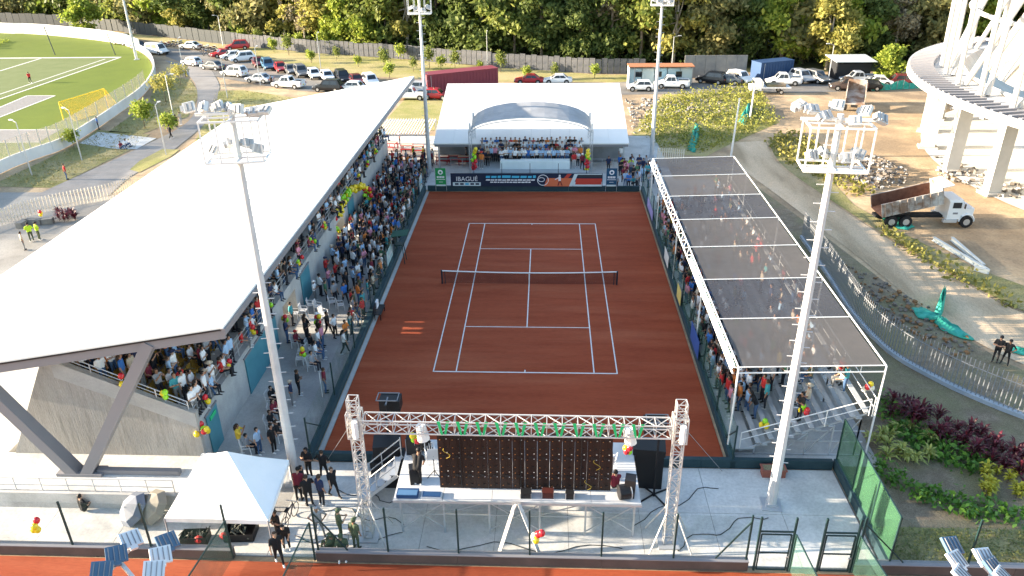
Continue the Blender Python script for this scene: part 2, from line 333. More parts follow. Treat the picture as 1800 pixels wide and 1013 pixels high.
def gate(x0, x1, y, label):
    r = thing('gate', label, 'gate', ((x0+x1)/2, y, 0)); mb = MB()
    for x in (x0, x1): ob('post', MB().bar((x, y, 0), (x, y, 2.9), .08), DKGREEN, r)
    ob('lintel', MB().bar((x0, y, 2.15), (x1, y, 2.15), .06), DKGREEN, r)
    for a, b in (((x0+.1, .06), (x1-.1, .06)), ((x0+.1, 2.0), (x1-.1, 2.0)), ((x0+.1, .06), (x0+.1, 2.0)), ((x1-.1, .06), (x1-.1, 2.0)), ((x0+.1, 1.0), (x1-.1, 1.0))): mb.bar((a[0], y, a[1]), (b[0], y, b[1]), .05)
    ob('gate_leaf', mb, DKGREEN, r); ob('gate_mesh', MB().slab([(x0+.1, y, .06), (x1-.1, y, .06), (x1-.1, y, 2.0), (x0+.1, y, 2.0)], .004), NETTHIN, r)
    ob('latch', MB().box((x1-.16, y-.05, .82), (.1, .05, .06)), STEEL, r)
gate(9.95, 11.35, -26.8, 'dark green framed gate at the end of the stage wall')
gate(12.55, 13.9, -26.8, 'dark green framed gate beside the lawn wall')
fence('chain_link_fence', (11.4, -26.9), (11.7, -31), .1, 2.0, 1, 'green mesh panel between the two framed gates', NET, rail=True)
fence('chain_link_fence', (13.95, -26.9), (14.4, -31), .1, 2.0, 1, 'green mesh panel below the lawn wall beside the gate', NET, rail=True)
# net of the court ----------------------------------------------------
nt_ = thing('tennis_net', 'black tennis net with white tape across the clay court', 'net', (0, 0, 0))
NETB = VEIL('black_net', (.015, .015, .02), .42)
for x in (-6.4, 6.4):
    ob('net_post', MB().tube([(x, 0, 0), (x, 0, 1.1)], .06, 8), M('net_post_paint', (.02, .025, .035), .4), nt_)
    ob('net_strut', MB().bar((x*.965, 0, 0), (x*.965, 0, 1.05), .05), MATS['net_post_paint'], nt_)
top = lambda x: .93+.13*(x/6.4)**2
mb = MB(); xs = [-6.35+12.7*i/16 for i in range(17)]
mb.add([(x, 0, .03) for x in xs]+[(x, 0, top(x)-.05) for x in xs], [(i, i+1, 18+i, 17+i) for i in range(16)]); ob('net_mesh', mb, NETB, nt_)
ob('net_tape', MB().tube([(x, 0, top(x)-.02) for x in xs], .045, 6), WHITE, nt_)
ob('centre_strap', MB().box((0, -.02, .46), (.06, .03, .9)), WHITE, nt_)
# ================================================================== roofed grandstand
RX0, RX1, RY0, RY1, RZ, SL = -12.55, -30.8, -22.7, 29.9, 9.1, .178
roofz = lambda x: RZ+(x-RX0)*SL
ROUGHC = N('board_marked_concrete', (.30, .285, .26), (.45, .43, .40), .8, .95, .6, (.36, .345, .32), .2, stretch=(5, 5, .5), fine=.3, bscale=3)
STANDC = N('stand_concrete', (.34, .34, .335), (.43, .43, .42), .8, .9, .1, fine=.12)
ROOFM = N('white_roof_sheet', (.74, .735, .71), (.79, .785, .76), .12, .55, 0, stretch=(.3, 1, 1))
stand = thing('roofed_grandstand', 'concrete grandstand under a huge sloping white roof', 'grandstand', (-19, 4, 0))
nb = 13; roofp = None
for i in range(nb):                                   # roof sheets, butted with a hair of a seam
    ya, yb = RY0+(RY1-RY0)*i/nb, RY0+(RY1-RY0)*(i+1)/nb-.012
    ob('roof_sheet', MB().slab([(RX0, ya, RZ), (RX0, yb, RZ), (RX1, yb, roofz(RX1)), (RX1, ya, roofz(RX1))], .1), ROOFM, stand)
ob('fascia', MB().bar((RX0+.03, RY0, RZ-.26), (RX0+.03, RY1, RZ-.26), .12, .3), GREY, stand)
ob('fascia', MB().bar((RX0-.02, RY0+.12, RZ-.38), (RX1, RY0+.12, roofz(RX1)-.38), .14, .46), GREY, stand)
ob('gutter_strip', MB().bar((RX0-.1, RY0-.02, RZ-.14), (RX1, RY0-.02, roofz(RX1)-.14), .04, .07), BLACK, stand)
for y in (-16, -7.2, 1, 9, 18, 27): ob('roof_beam', MB().bar((RX0-.1, y, RZ-.36), (-24, y, roofz(-24)-.36), .22, .46), GREY, stand)
tiers = [(-15.95-.8*i, 2.7+.36*i) for i in range(7)]
def body(y0, y1, low=0):
    P = [(-15.7, low), (-15.7, 2.7)]
    for i in range(1, 7): P += [(-15.7-.8*i, 2.7+.36*(i-1)), (-15.7-.8*i, 2.7+.36*i)]
    P += [(-21.5, 4.86), (-21.5, roofz(-21.5)-.62), (-22.0, roofz(-22)-.62)]+([(-25.2, 0)] if not low else [(-23.2, 4.6)])
    n = len(P); mb = MB()
    mb.add([(x, y0, z) for x, z in P]+[(x, y1, z) for x, z in P], [tuple(range(n)), tuple(range(2*n-1, n-1, -1))]+[(i, n+i, n+(i+1) % n, (i+1) % n) for i in range(n)])
    ob('tiered_body', mb, STANDC, stand)
segs = ((-20.75, -7.6), (-4.9, 6.4), (9.1, 29.0))
for a, b in segs: body(a, b)
for a, b in ((-7.59, -4.91), (6.41, 9.09)): body(a, b, 1.95)      # bridges over the two passages
# end wall with its sloping parapet
P = [(-15.55, 0), (-15.55, 3.4), (-16.3, 3.62), (-21.9, 6.3), (-22.0, 6.85), (-25.2, .8), (-25.4, 0)]
mb = MB(); n = len(P); mb.add([(x, -21.05, z) for x, z in P]+[(x, -20.76, z) for x, z in P], [tuple(range(n)), tuple(range(2*n-1, n-1, -1))]+[(i, n+i, n+(i+1) % n, (i+1) % n) for i in range(n)])
ob('end_wall', mb, ROUGHC, stand)
ob('parapet_band', MB().slab([(-15.58, -21.07, 3.36), (-15.58, -21.07, 2.55), (-21.9, -21.07, 5.35), (-21.9, -21.07, 6.25)][::-1], .03, n=(0, -1, 0)), STANDC, stand)
for a, b, w in (((-20.75, 0.8), (-16.0, roofz(-16.0)-.3), .62), ((-21.3, .8), (-24.7, roofz(-24.7)-.3), .62)):
    ob('steel_leg', MB().bar((a[0], -22.4, a[1]), (b[0], -22.4, b[1]), w, .5), GREY, stand)
ob('leg_base', MB().box((-21.0, -22.4, .88), (2.2, .7, .16)), GREY, stand)
ob('tie_beam', MB().box((-18.2, -22.4, .93), (4.0, .28, .26)), GREY, stand)
for a, b, w in (((-20.75, 0), (-16.0, roofz(-16.0)-.3), .62), ((-21.3, 0), (-24.7, roofz(-24.7)-.3), .62)):
    ob('steel_leg', MB().bar((a[0], 29.5, a[1]), (b[0], 29.5, b[1]), w, .4), GREY, stand)
# front wall doors and panels
TEAL = N('teal_door_paint', (.055, .19, .24), (.075, .23, .28), 1, .5)
for y0, y1, h in ((-20.0, -18.7, 2.35), (-14.5, -9.2, 2.3), (-3.6, -1.6, 2.3), (10.5, 12.5, 2.3)):
    d = ob('door', MB().box((-15.66, (y0+y1)/2, h/2+.01), (.06, y1-y0, h)), TEAL, stand)
    ob('door_frame', MB().box((-15.67, (y0+y1)/2, h+.06), (.1, y1-y0+.16, .1)), GREY, d)
ob('exit_sign', MB().box((-15.6, -19.35, 2.05), (.04, .7, .22)), M('sign_green', (.03, .45, .18), .5), stand)
# rails
def rail(parent, pts, h, posts, r=.028, mids=(.5,), mat=STEEL, name='handrail'):
    pts = [Vector(p) for p in pts]; up = Vector((0, 0, h))
    ob(name, MB().tube([p+up for p in pts], r, 5), mat, parent)
    for m in mids: ob('mid_rail', MB().tube([p+up*m for p in pts], r*.8, 5), mat, parent)
    me = MB().tube([(0, 0, 0), (0, 0, h)], r, 5).mesh('rail_post', mat)
    for a, b in zip(pts, pts[1:]):
        k = max(1, round((b-a).length/posts))
        for i in range(k+1): put('rail_post', me, parent, a.lerp(b, i/k), world=True)
for a, b in ((-20.75, 29.0),): rail(stand, [(-15.82, a+.1, 2.7), (-15.82, b-.1, 2.7)], 1.0, 2.0, mids=(.35, .68))
rail(stand, [(-15.9, -20.9, 3.5), (-21.6, -20.9, 6.2)], .45, 1.6, mids=(.5,))
SEATY = M('mustard_seat', (.26, .16, .03), .5)
me = MB().box((0, 0, .40), (.40, .43, .05)).box((-.2, 0, .6), (.05, .43, .42)).box((.0, 0, .2), (.08, .3, .38)).mesh('seat', SEATY)
k = 0
for i, (x, z) in enumerate(tiers[1:], 1):
    y = -20.3
    while y < -8.2:
        put('seat', me, stand, (x-.38, y, z), world=True); y += .56; k += 1
mb = MB()
for i, (x, z) in enumerate(tiers[1:], 1):
    for a, b in segs[1:]:
        y = a+.5
        while y < b-.3: mb.box((x-.38, y, z+.40), (.4, .43, .05)); mb.box((x-.58, y, z+.6), (.05, .43, .42)); y += .56
stuff(ob('seat_rows', mb, SEATY, stand))
for y0, y1 in ((-7.6, -4.9), (6.4, 9.1)):             # ramps in the gaps
    for s in range(4): ob('gap_step', MB().box((-17.6-.5*s, (y0+y1)/2, .06+.11*s), (.5, y1-y0-.3, .12+.22*s)), STANDC, stand)
# terrace handrail
tr = thing('terrace_handrail', 'steel handrail with two bars along the retaining wall edge', 'handrail', (-24.5, -23.75, .8))
rail(tr, [(-33.5, -23.72, .8), (-15.9, -23.72, .8)], .75, 1.26, mids=(.45,))
# ================================================================== netted bleachers
bl = thing('bleachers', 'grey plank bleachers on scaffold frames beside the clay court', 'bleachers', (14, -2, 0))
PLANK = N('grey_plank', (.36, .38, .39), (.47, .48, .48), 1.2, .6, .05, obj=True); BY0, BY1 = -19.3, 14.6
rows = [(11.75+.62*i, .42+.24*i) for i in range(9)]
NPL = 7; dl = (BY1-BY0)/NPL
me = MB().box((0, 0, 0), (.26, dl-.02, .05)).mesh('bench_plank', PLANK); me2 = MB().box((0, 0, 0), (.30, dl-.02, .04)).mesh('foot_plank', PLANK)
mef = MB().box((0, 0, 0), (1.05, dl-.02, .05)).mesh('walk_plank', PLANK)
for j in range(NPL):
    y = BY0+dl*(j+.5); put('walk_plank', mef, bl, (11.0, y, .40), world=True)
    for x, z in rows: put('bench_plank', me, bl, (x+.12, y, z+.38), world=True); put('foot_plank', me2, bl, (x-.18, y, z), world=True)
for j in range(NPL+1):
    y = BY0+dl*j+(.15 if j == 0 else -.15 if j == NPL else 0); mb = MB()
    mb.bar((11.0, y, .2), (16.9, y, 2.55), .07); mb.bar((10.7, y, .03), (17.1, y, .03), .06)
    for x, z in rows[::2]+[rows[-1]]: mb.bar((x, y, 0), (x, y, z), .06)
    for a, b in ((2, 4), (4, 6), (6, 8)): mb.bar((rows[a][0], y, .1), (rows[b][0], y, rows[b][1]-.1), .045)
    mb.bar((13, y, .85), (17, y, .85), .045); mb.bar((14.5, y, 1.5), (17, y, 1.5), .045)
    ob('scaffold_frame', mb, STEEL, bl)
rail(bl, [(10.95, BY0-.05, .5), (16.9, BY0-.05, 2.6)], .95, 2.0, mids=(.55,), mat=WHITE)
rail(bl, [(17.1, BY0, 2.5), (17.1, BY1, 2.5)], 1.1, 4.0, mids=(.5,), mat=WHITE)
# canopy
cn = thing('shade_canopy', 'dark shade net stretched over white tube frames above the bleachers', 'canopy', (14, -2, 5))
SHADE = VEIL('dark_shade_net', (.10, .094, .092), .84); SHADE2 = VEIL('bluish_shade_net', (.062, .064, .074), .80); CX0, CX1, CY0, CY1, CZ = 10.45, 17.35, -19.05, 14.4, 5.05
nb = 7; db = (CY1-CY0)/nb
for i in range(nb):
    ya, yb = CY0+db*i+.02, CY0+db*(i+1)-.02; mb = MB(); nx = 6
    vs = [(CX0+.15+(CX1-CX0-.3)*a/nx, ya+(yb-ya)*b/4, CZ+.2*a/nx-.16*math.sin(math.pi*b/4)*math.sin(math.pi*a/nx)**.6-.02*rnd.random()) for b in range(5) for a in range(nx+1)]
    mb.add(vs, [(b*(nx+1)+a, b*(nx+1)+a+1, (b+1)*(nx+1)+a+1, (b+1)*(nx+1)+a) for b in range(4) for a in range(nx)]); ob('shade_net', mb, SHADE if i in (0, 2, 3, 5) else SHADE2, cn, True)
for i in range(nb+1):
    y = CY0+db*i; ob('cross_tube', MB().tube([(CX0, y, CZ+.03), (CX1, y, CZ+.23)], .03, 6), WHITE, cn)
    for x, dz in ((CX0, 0), (CX1, .2)):
        if i in (0, 2, 4, 6, 7) : ob('canopy_post', MB().tube([(x, y, 0), (x, y, CZ+dz)], .05, 6), WHITE, cn)
for x, dz in ((CX0, 0), (CX1, .2)):
    ob('edge_tube', MB().tube([(x, CY0, CZ+dz), (x, CY1, CZ+dz)], .042, 6), WHITE, cn)
mb = MB().tube([(CX0-.25, CY0, CZ-.32), (CX0-.25, CY1, CZ-.32)], .05, 6).tube([(CX0, CY0, CZ-.3), (CX1, CY0, CZ-.12)], .04, 6)
k = 0; y = CY0
while y < CY1-.5: mb.bar((CX0, y, CZ), (CX0-.25, y+.6, CZ-.32), .035); mb.bar((CX0-.25, y+.6, CZ-.32), (CX0, y+1.2, CZ), .035); y += 1.2
for i in range(6): x = CX0+(CX1-CX0)*i/6; mb.bar((x, CY0, CZ+.03*i), (x, CY0, CZ-.28+.03*i), .03)
ob('edge_truss', mb, WHITE, cn)
ob('edge_banner', MB().slab([(CX0-.1, CY0+.3, CZ-.05), (CX0-.1, -6.0, CZ-.05), (CX0-.24, -6.0, CZ-.27), (CX0-.24, CY0+.3, CZ-.27)], .01), M('pale_teal_cloth', (.35, .62, .6), .7), cn)
# ================================================================== light masts
MASTM = N('mast_paint', (.44, .45, .46), (.55, .555, .56), 1.0, .45, obj=True)
def lamp_unit(): return MB().box((0, 0, 0), (.42, .38, .15), mi=0).box((-.08, 0, .1), (.1, .3, .06), mi=1).box((.1, 0, .1), (.1, .3, .06), mi=1).box((.0, 0, -.09), (.38, .34, .04), mi=2).box((-.26, 0, -.02), (.1, .22, .2), mi=1)
lampm = lamp_unit().mesh('floodlight', [M('lamp_housing', (.52, .53, .53), .45, .1), M('lamp_fins', (.33, .335, .34), .5, .1), M('lamp_glass', (.4, .42, .44), .2)])
pegm = MB().box((0, 0, 0), (.3, .035, .03)).mesh('peg', MASTM)
def mast(loc, h, rz, label, seed):
    q = random.Random(seed); t = thing('light_mast', label, 'light mast', loc, rz, 'floodlight masts round the courts')
    ob('pole', MB().tube([(0, 0, 0), (0, 0, h*.5), (0, 0, h)], [.235, .175, .115], 10), MASTM, t, world=False)
    ob('base_plate', MB().box((0, 0, .03), (.9, .9, .06)).box((0, 0, .12), (.5, .5, .14)), STEEL, t, world=False)
    z = 2.5
    while z < h-1.2:
        put('peg', pegm, t, (.27, 0, z)); put('peg', pegm, t, (-.27, 0, z+.3)); z += .75
    mb = MB()                                       # cage: platform, rails
    for zz, w in ((h-1.95, 1), (h-.35, 1)):
        for a, b in (((-1.1, -.7), (1.1, -.7)), ((1.1, -.7), (1.1, .7)), ((1.1, .7), (-1.1, .7)), ((-1.1, .7), (-1.1, -.7)), ((0, -.7), (0, .7)), ((-1.1, 0), (1.1, 0))): mb.bar((*a, zz), (*b, zz), .065)
    for x in (-1.1, -.5, .5, 1.1):
        for y in (-.7, .7): mb.bar((x, y, h-1.95), (x, y, h-.35), .05)
    mb.box((0, -.45, h-1.97), (2.1, .5, .05)); mb.bar((-1.35, 0, h-.2), (1.35, 0, h-.2), .1)
    ob('cage', mb, WHITE, t, world=False)
    for zz, xs in ((h-.02, (-1.4, -.95, -.5, -.05, .4, .9, 1.35)), (h-1.65, (-.8, -.3, .4, .85))):
        for x in xs:
            l = put('floodlight', lampm, t, (x, q.uniform(-.5, .4), zz+q.uniform(-.12, .25))); l.rotation_euler = (R(q.uniform(15, 75)), R(q.uniform(-25, 25)), R(q.uniform(-50, 50)))
    return t
mast((-10.91, -21.8, 0), 18.2, R(8), 'white light mast rising beside the white tent', 1)
mast((11.68, -22.86, 0), 18.2, R(-6), 'white light mast rising from the pale paving beside the bleachers', 2)
mast((-11.0, 26.66, 0), 17.6, R(5), 'light mast standing by the green flag banner', 3)
mast((12.7, 31.7, 0), 17.6, R(-5), 'light mast standing by the slatted screen beyond the bleachers', 4)
mast((-73.9, 91.6, 0), 19, R(20), 'pale light mast standing inside the football ground wall', 5)
def low_mast(px, h, arms, label, backs):
    p = at(*px, h); t = thing('court_lamp', label, 'light mast', (p.x, p.y, 0), 0, 'court lamps of the neighbouring court')
    ob('pole', MB().tube([(0, 0, 0), (0, 0, h)], [.2, .12], 8), MASTM, t, world=False); ob('base_plate', MB().box((0, 0, .03), (.6, .6, .06)), STEEL, t, world=False); n = 0
    for a in arms:
        A, B = [at(*q, h+.1)-Vector((p.x, p.y, 0)) for q in a]; ob('cross_arm', MB().bar(A, B, .12), MASTM, t, world=False)
        ob('arm_tie', MB().bar((0, 0, h-.3), A.lerp(B, .5), .1), MASTM, t, world=False)
        for k in range(3):
            c = A.lerp(B, (k+.3)/2.6)+Vector((0, 0, .22)); d = (B-A).normalized(); n += 1
            l = ob('floodlight', MB().box((0, 0, 0), (.56, .50, .09)).box((0, -.28, -.02), (.2, .1, .12)), M('lamp_back_'+backs[n % len(backs)], {'blue': (.07, .13, .20), 'pale': (.62, .63, .64)}[backs[n % len(backs)]], .4), t, world=False)
            l.location = c; l.rotation_euler = (R(28), R(12), R(20+14*k))
            for j in range(4):
                f = ob('fin', MB().box((-.2+.135*j, 0, .06), (.02, .42, .03)), GREY, l, world=False)
low_mast((262, 1040), 8.4, (((174, 1022), (240, 950)), ((270, 1020), (300, 955))), 'low court lamp post with blue backed lamps above the brown wall', ('blue', 'blue', 'blue', 'pale', 'pale', 'pale'))
low_mast((1722, 1060), 8.4, (((1668, 962), (1690, 1030)), ((1722, 985), (1765, 1030))), 'low court lamp post with pale lamps above the lawn wall', ('pale', 'blue', 'pale', 'pale'))
# ================================================================== stage by the camera side
DECK = N('stage_deck', (.50, .51, .52), (.60, .60, .60), .8, .6, .05)
TRUSSM = M('white_truss', (.50, .49, .475), .5, .1)
def truss(a, b, w, seg, r=.035, mb=None):
    a, b = Vector(a), Vector(b); d = (b-a).normalized(); u = Vector((0, 0, 1)) if abs(d.z) < .9 else Vector((0, 1, 0))
    x = u.cross(d).normalized()*w/2; y = d.cross(x).normalized()*w/2; mb = mb or MB(); L = (b-a).length; n = max(1, round(L/seg)); C = (x+y, x-y, -x-y, y-x)
    for c in C: mb.bar(a+c, b+c, r*2)
    for i in range(n+1):
        p = a+d*(L*i/n)
        for k in range(4):
            mb.bar(p+C[k], p+C[(k+1) % 4], r*1.2)
            if i < n:
                q = a+d*(L*(i+1)/n); mb.bar(p+C[k] if i % 2 else p+C[(k+1) % 4], q+C[(k+1) % 4] if i % 2 else q+C[k], r*1.2)
    return mb
st = thing('stage', 'pale stage deck on trestle legs behind the screen wall', 'stage', (0, -23.2, 0))
for i in range(5):
    for j in range(2): ob('deck_panel', MB().box((-5.35+10.7*(i+.5)/5, -25.2+4.2*(j+.5)/2, 1.96), (10.7/5-.015, 2.1-.015, .1)), DECK, st)
ob('deck_edge', MB().box((0, -25.23, 1.93), (10.74, .04, .12)), STEEL, st)
for x in (-5.1, -3.2, -1.2, 1.0, 3.0, 5.1):
    for y in (-25.0, -23.0, -21.2): ob('stage_leg', MB().bar((x, y, 0), (x, y, 1.9), .08), STEEL, st)
mb = MB()
for y in (-25.0, -23.0):
    for a, b in ((-5.1, -3.2), (-1.2, 1.0), (3.0, 5.1)): mb.bar((a, y, .2), (b, y, 1.7), .04); mb.bar((a, y+.05, 1.7), (b, y+.05, .2), .04)
for a, b in ((-3.2, -1.2), (1.0, 3.0)): mb.bar((a, -25.0, 1.1), (b, -25.0, 1.8), .04)
mb.bar((-5.1, -24.9, .95), (5.1, -24.9, .95), .035)
ob('leg_bracing', mb, STEEL, st)
stair = thing('stage_stairs', 'aluminium steps with handrails up to the stage deck', 'stairs', (-6.6, -23, 0))
for i in range(6): ob('tread', MB().box((-7.3+.33*i, -22.9, .32*(i+1)), (.32, 1.3, .05)), STEEL, stair)
for y in (-23.58, -22.22):
    ob('stringer', MB().bar((-7.5, y, .1), (-5.45, y, 1.95), .05, .16), STEEL, stair); ob('handrail', MB().tube([(-7.4, y, 1.2), (-5.5, y, 2.95)], .03, 5), STEEL, stair)
    ob('mid_rail', MB().tube([(-7.4, y, .75), (-5.5, y, 2.5)], .025, 5), STEEL, stair)
    for x in (-7.4, -6.45, -5.5): z = .15+(x+7.4)*.97; ob('rail_post', MB().tube([(x, y, z), (x, y, z+1.05)], .025, 5), STEEL, stair)
ts = thing('truss_gantry', 'white box truss gantry with two legs over the screen wall', 'truss gantry', (0, -25.3, 0))
for x in (-6.55, 6.6):
    ob('truss_leg', truss((x, -25.35, .1), (x, -25.35, 7.4), .40, .45, .023), TRUSSM, ts)
    ob('base_plate', MB().box((x, -25.35, .04), (.9, .9, .08)), STEEL, ts); ob('sleeve_block', truss((x, -25.35, 5.55), (x, -25.35, 6.75), .56, .6, .024), TRUSSM, ts)
    for dx, dy in ((-.9, -.75), (.9, -.75), (-.9, .8), (.9, .8)): ob('outrigger', MB().bar((x+dx, -25.35+dy, .05), (x+.15*dx/abs(dx), -25.35+.15*dy/abs(dy), 2.0), .05), TRUSSM, ts)
    ob('chain_hoist', MB().tube([(x+.08, -25.72, 6.5), (x+.08, -25.72, 5.7)], .13, 8), WHITE, ts)
ob('truss_beam', truss((-6.2, -25.3, 6.15), (6.25, -25.3, 6.1), .60, .62, .024), TRUSSM, ts)
for x in (-3.9, 4.6): ob('hanging_lamp', MB().tube([(x, -25.2, 6.0), (x+.1, -25.25, 5.3)], [.2, .26], 10), WHITE, ts)
GRIB = M('green_ribbon', (.02, .42, .15), .6)
for i in range(11):
    x = -2.9+.78*i; mb = MB()
    for s in (-1, 1): mb.slab([(x+s*.02, -25.62, 5.85), (x+s*.10, -25.62, 5.85), (x+s*.26, -25.62, 6.5), (x+s*.12, -25.62, 6.5)], .01)
    ob('green_ribbon', mb, GRIB, ts)
led = thing('screen_wall', 'brown back of a video screen wall built from cabinets', 'screen', (.17, -24.35, 2.02))
LEDM = N('screen_back', (.020, .011, .009), (.030, .016, .013), 2, .6, .1, obj=True)
mb = MB().box((0, 0, .5), (.525, .09, .995)).box((0, -.055, .5), (.03, .02, .97), mi=0)
for z in (.2, .62, .9):
    mb.box((-.15, -.06, z), (.045, .03, .02), mi=1); mb.box((.13, -.06, z+.05), (.05, .03, .02), mi=2 if z > .5 else 1)
mb.box((0, -.06, .74), (.16, .04, .12), mi=3); mb.box((.1, -.06, .25), (.1, .04, .03), mi=3)
cab = mb.mesh('cabinet', [LEDM, M('amber_plug', (.34, .13, .04), .5), M('pale_plug', (.55, .52, .5), .5), BLACK])
for i in range(14):
    for j in range(3): put('cabinet', cab, led, (-3.57+.535*(i+.5)+.17-.17, 0, 1.005*j))
for x in (-2.6, 0, 2.6): ob('back_prop', MB().bar((x+.17, -24.45, 2.1), (x+.17, -24.5, 4.9), .05), BLACK, led)
CABLE = M('yellow_cable', (.45, .32, .04), .5)
for x, z in ((-3.2, 3.7), (3.25, 3.2), (2.9, 2.1)): ob('cable_loop', MB().tube([(x+.17+.2*math.sin(t*.9)*(1-.06*t), -24.47, z+.09*t) for t in range(7)], .011, 5), CABLE, led)
def speaker(loc, size, rz, label, name='loudspeaker'):
    t = thing(name, label, 'loudspeaker', loc, rz, 'loudspeakers and cases round the stage'); w, d, h = size
    ob('cabinet', MB().box((0, 0, h/2), (w, d, h)), BLACK, t, world=False)
    g = ob('grille', MB().box((0, d/2+.008, h/2), (w*.88, .016, h*.9)), M('speaker_grille', (.03, .03, .033), .8), t, world=False)
    for z in (.3, .7): ob('cone', MB().tube([(0, d/2+.016, h*z), (0, d/2+.03, h*z)], min(w, h)*.2, 12), RUBBER, g, world=False)
    for s in (-1, 1): ob('handle', MB().box((s*w/2, 0, h*.62), (.03, d*.3, .1)), RUBBER, t, world=False)
    return t
speaker((-6.3, -21.6, 0), (1.5, 1.2, 1.5), 0, 'big black loudspeaker stack under a cover beside the stage steps')
speaker((-6.3, -21.5, 1.5), (1.3, 1.0, .8), R(8), 'black loudspeaker on top of the covered stack by the steps')
speaker((6.15, -21.4, 0), (1.3, 1.0, 2.0), R(-4), 'tall black loudspeaker stack between the stage and the truss leg')
speaker((6.1, -21.5, 2.0), (1.5, 1.0, .35), R(-6), 'flat black case lying on the tall loudspeaker stack')
speaker((-4.55, -24.0, 2.01), (.5, .45, .85), R(15), 'small black monitor speaker on the deck above the mixing desk')
speaker((4.9, -24.6, 2.01), (.45, .5, .95), R(-12), 'black speaker standing at the deck corner by the drum')
for x, lab in ((-6.35, 'covered stack by the steps'), (6.35, 'tall stack by the truss leg')):
    t = thing('speaker_lift', 'black lifting mast with a flown speaker frame above the '+lab, 'speaker lift', (x, -20.95 if x < 0 else -22.4, 0)); y = -20.95 if x < 0 else -22.4
    ob('mast_tube', MB().bar((x, y, 0), (x, y, 3.95), .09), BLACK, t); mb = MB()
    for a in range(4): mb.bar((x, y, .12), (x+.8*math.cos(a*1.57+.6), y+.8*math.sin(a*1.57+.6), .03), .06)
    ob('leg_frame', mb, BLACK, t); mb = MB(); xx, yy, zz = x, -19.3, 4.2
    ob('flown_array', MB().box((x-.12*(1 if x > 0 else -1), y+.7, 3.6), (1.0, .7, .6)), BLACK, t); mb = MB()
    for s in (-1, 1): mb.bar((x-.5, y+.7+s*.33, 3.93), (x+.5, y+.7+s*.33, 3.93), .04); mb.bar((x+s*.5, y+.35, 3.93), (x+s*.5, y+1.05, 3.93), .04)
    ob('fly_frame', mb, GREY, t); ob('support_arm', MB().bar((x, y, 3.85), (x, y+.7, 3.9), .06), GREY, t)
mx = thing('mixing_desk', 'blue mixing desk on the front edge of the deck', 'mixing desk', (-4.7, -24.95, 2.01))
ob('desk_body', MB().box((-4.75, -24.9, 2.1), (.95, .5, .16)), M('desk_blue', (.02, .06, .15), .4), mx); ob('fader_bank', MB().box((-4.75, -24.95, 2.19), (.85, .34, .02)), M('fader_blue', (.08, .17, .3), .4), mx)  # dark blue body, paler blue fader bank
ob('side_rack', MB().box((-3.7, -24.95, 2.07), (.9, .42, .1)), M('pale_case', (.5, .52, .55), .5), mx); ob('rack_panel', MB().box((-3.7, -24.95, 2.13), (.78, .32, .02)), M('desk_blue', (.02, .06, .15), .4), mx)
dr = thing('drum', 'round black drum on its side at the deck corner', 'drum', (4.55, -24.85, 2.0))
ob('shell', MB().tube([(4.4, -24.85, 2.33), (4.85, -24.75, 2.33)], .33, 16), BLACK, dr); ob('hoop', MB().tube([(4.86, -24.75, 2.33), (4.9, -24.74, 2.33)], .35, 16), STEEL, dr)
for i, (x, y, d) in enumerate(((-4.9, -21.9, (.7, .6, .9)), (3.95, -23.3, (.55, .5, 1.2)), (1.35, -24.8, (.5, .35, .32)), (2.3, -24.85, (.36, .3, .3)), (.4, -24.8, (.45, .4, .25)))):
    t = thing('flight_case', ['black keyboard case standing behind the mixing desk', 'black rack case with a pale frame beside the screen wall', 'dark red amplifier case below the middle of the screen wall', 'small dark power box below the screen wall', 'low tangle covered cable case below the screen wall'][i], 'case', (x, y, 2.01))
    ob('case_body', MB().box((x, y, 2.01+d[2]/2), d), M('case_red', (.06, .015, .012), .5) if i == 2 else BLACK, t)
    mb = MB()
    for sx in (-1, 1):
        for sy in (-1, 1): mb.bar((x+sx*d[0]/2, y+sy*d[1]/2, 2.01), (x+sx*d[0]/2, y+sy*d[1]/2, 2.02+d[2]), .03)
    ob('edge_trim', mb, STEEL if i in (1, 3) else GREY, t)
ms = thing('music_stand', 'black music stand with a white sheet behind the mixing desk', 'music stand', (-3.75, -23.6, 2))
ob('tripod', MB().bar((-3.75, -23.6, 2.0), (-3.75, -23.6, 3.1), .03).bar((-3.75, -23.6, 2.3), (-4.05, -23.8, 2.02), .025).bar((-3.75, -23.6, 2.3), (-3.45, -23.8, 2.02), .025).bar((-3.75, -23.6, 2.3), (-3.75, -23.25, 2.02), .025), BLACK, ms)
ob('sheet_rest', MB().slab([(-4.05, -23.7, 3.0), (-3.45, -23.6, 2.95), (-3.4, -23.45, 3.4), (-4.0, -23.55, 3.45)], .02), WHITE, ms)
for (x, y, z0), rz, lab in (((4.15, -22.3, 2), R(150), 'white plastic chair on the stage deck beside the screen wall'), ((-4.15, -22.9, 2), R(-60), 'white plastic chair behind the music stand')):
    pass
# a-frame in front of the stage
af = thing('trestle_support', 'white splayed trestle leaning on the front of the stage', 'trestle', (-.1, -25.7, 0))
for a, b in (((-.75, -26.3, 0), (-.05, -25.3, 2.0)), ((1.05, -26.3, 0), (.1, -25.3, 2.0))): ob('trestle_leg', MB().bar(a, b, .16, .06), TRUSSM, af)
ob('trestle_head', MB().box((.02, -25.29, 2.0), (.35, .08, .2)), TRUSSM, af)
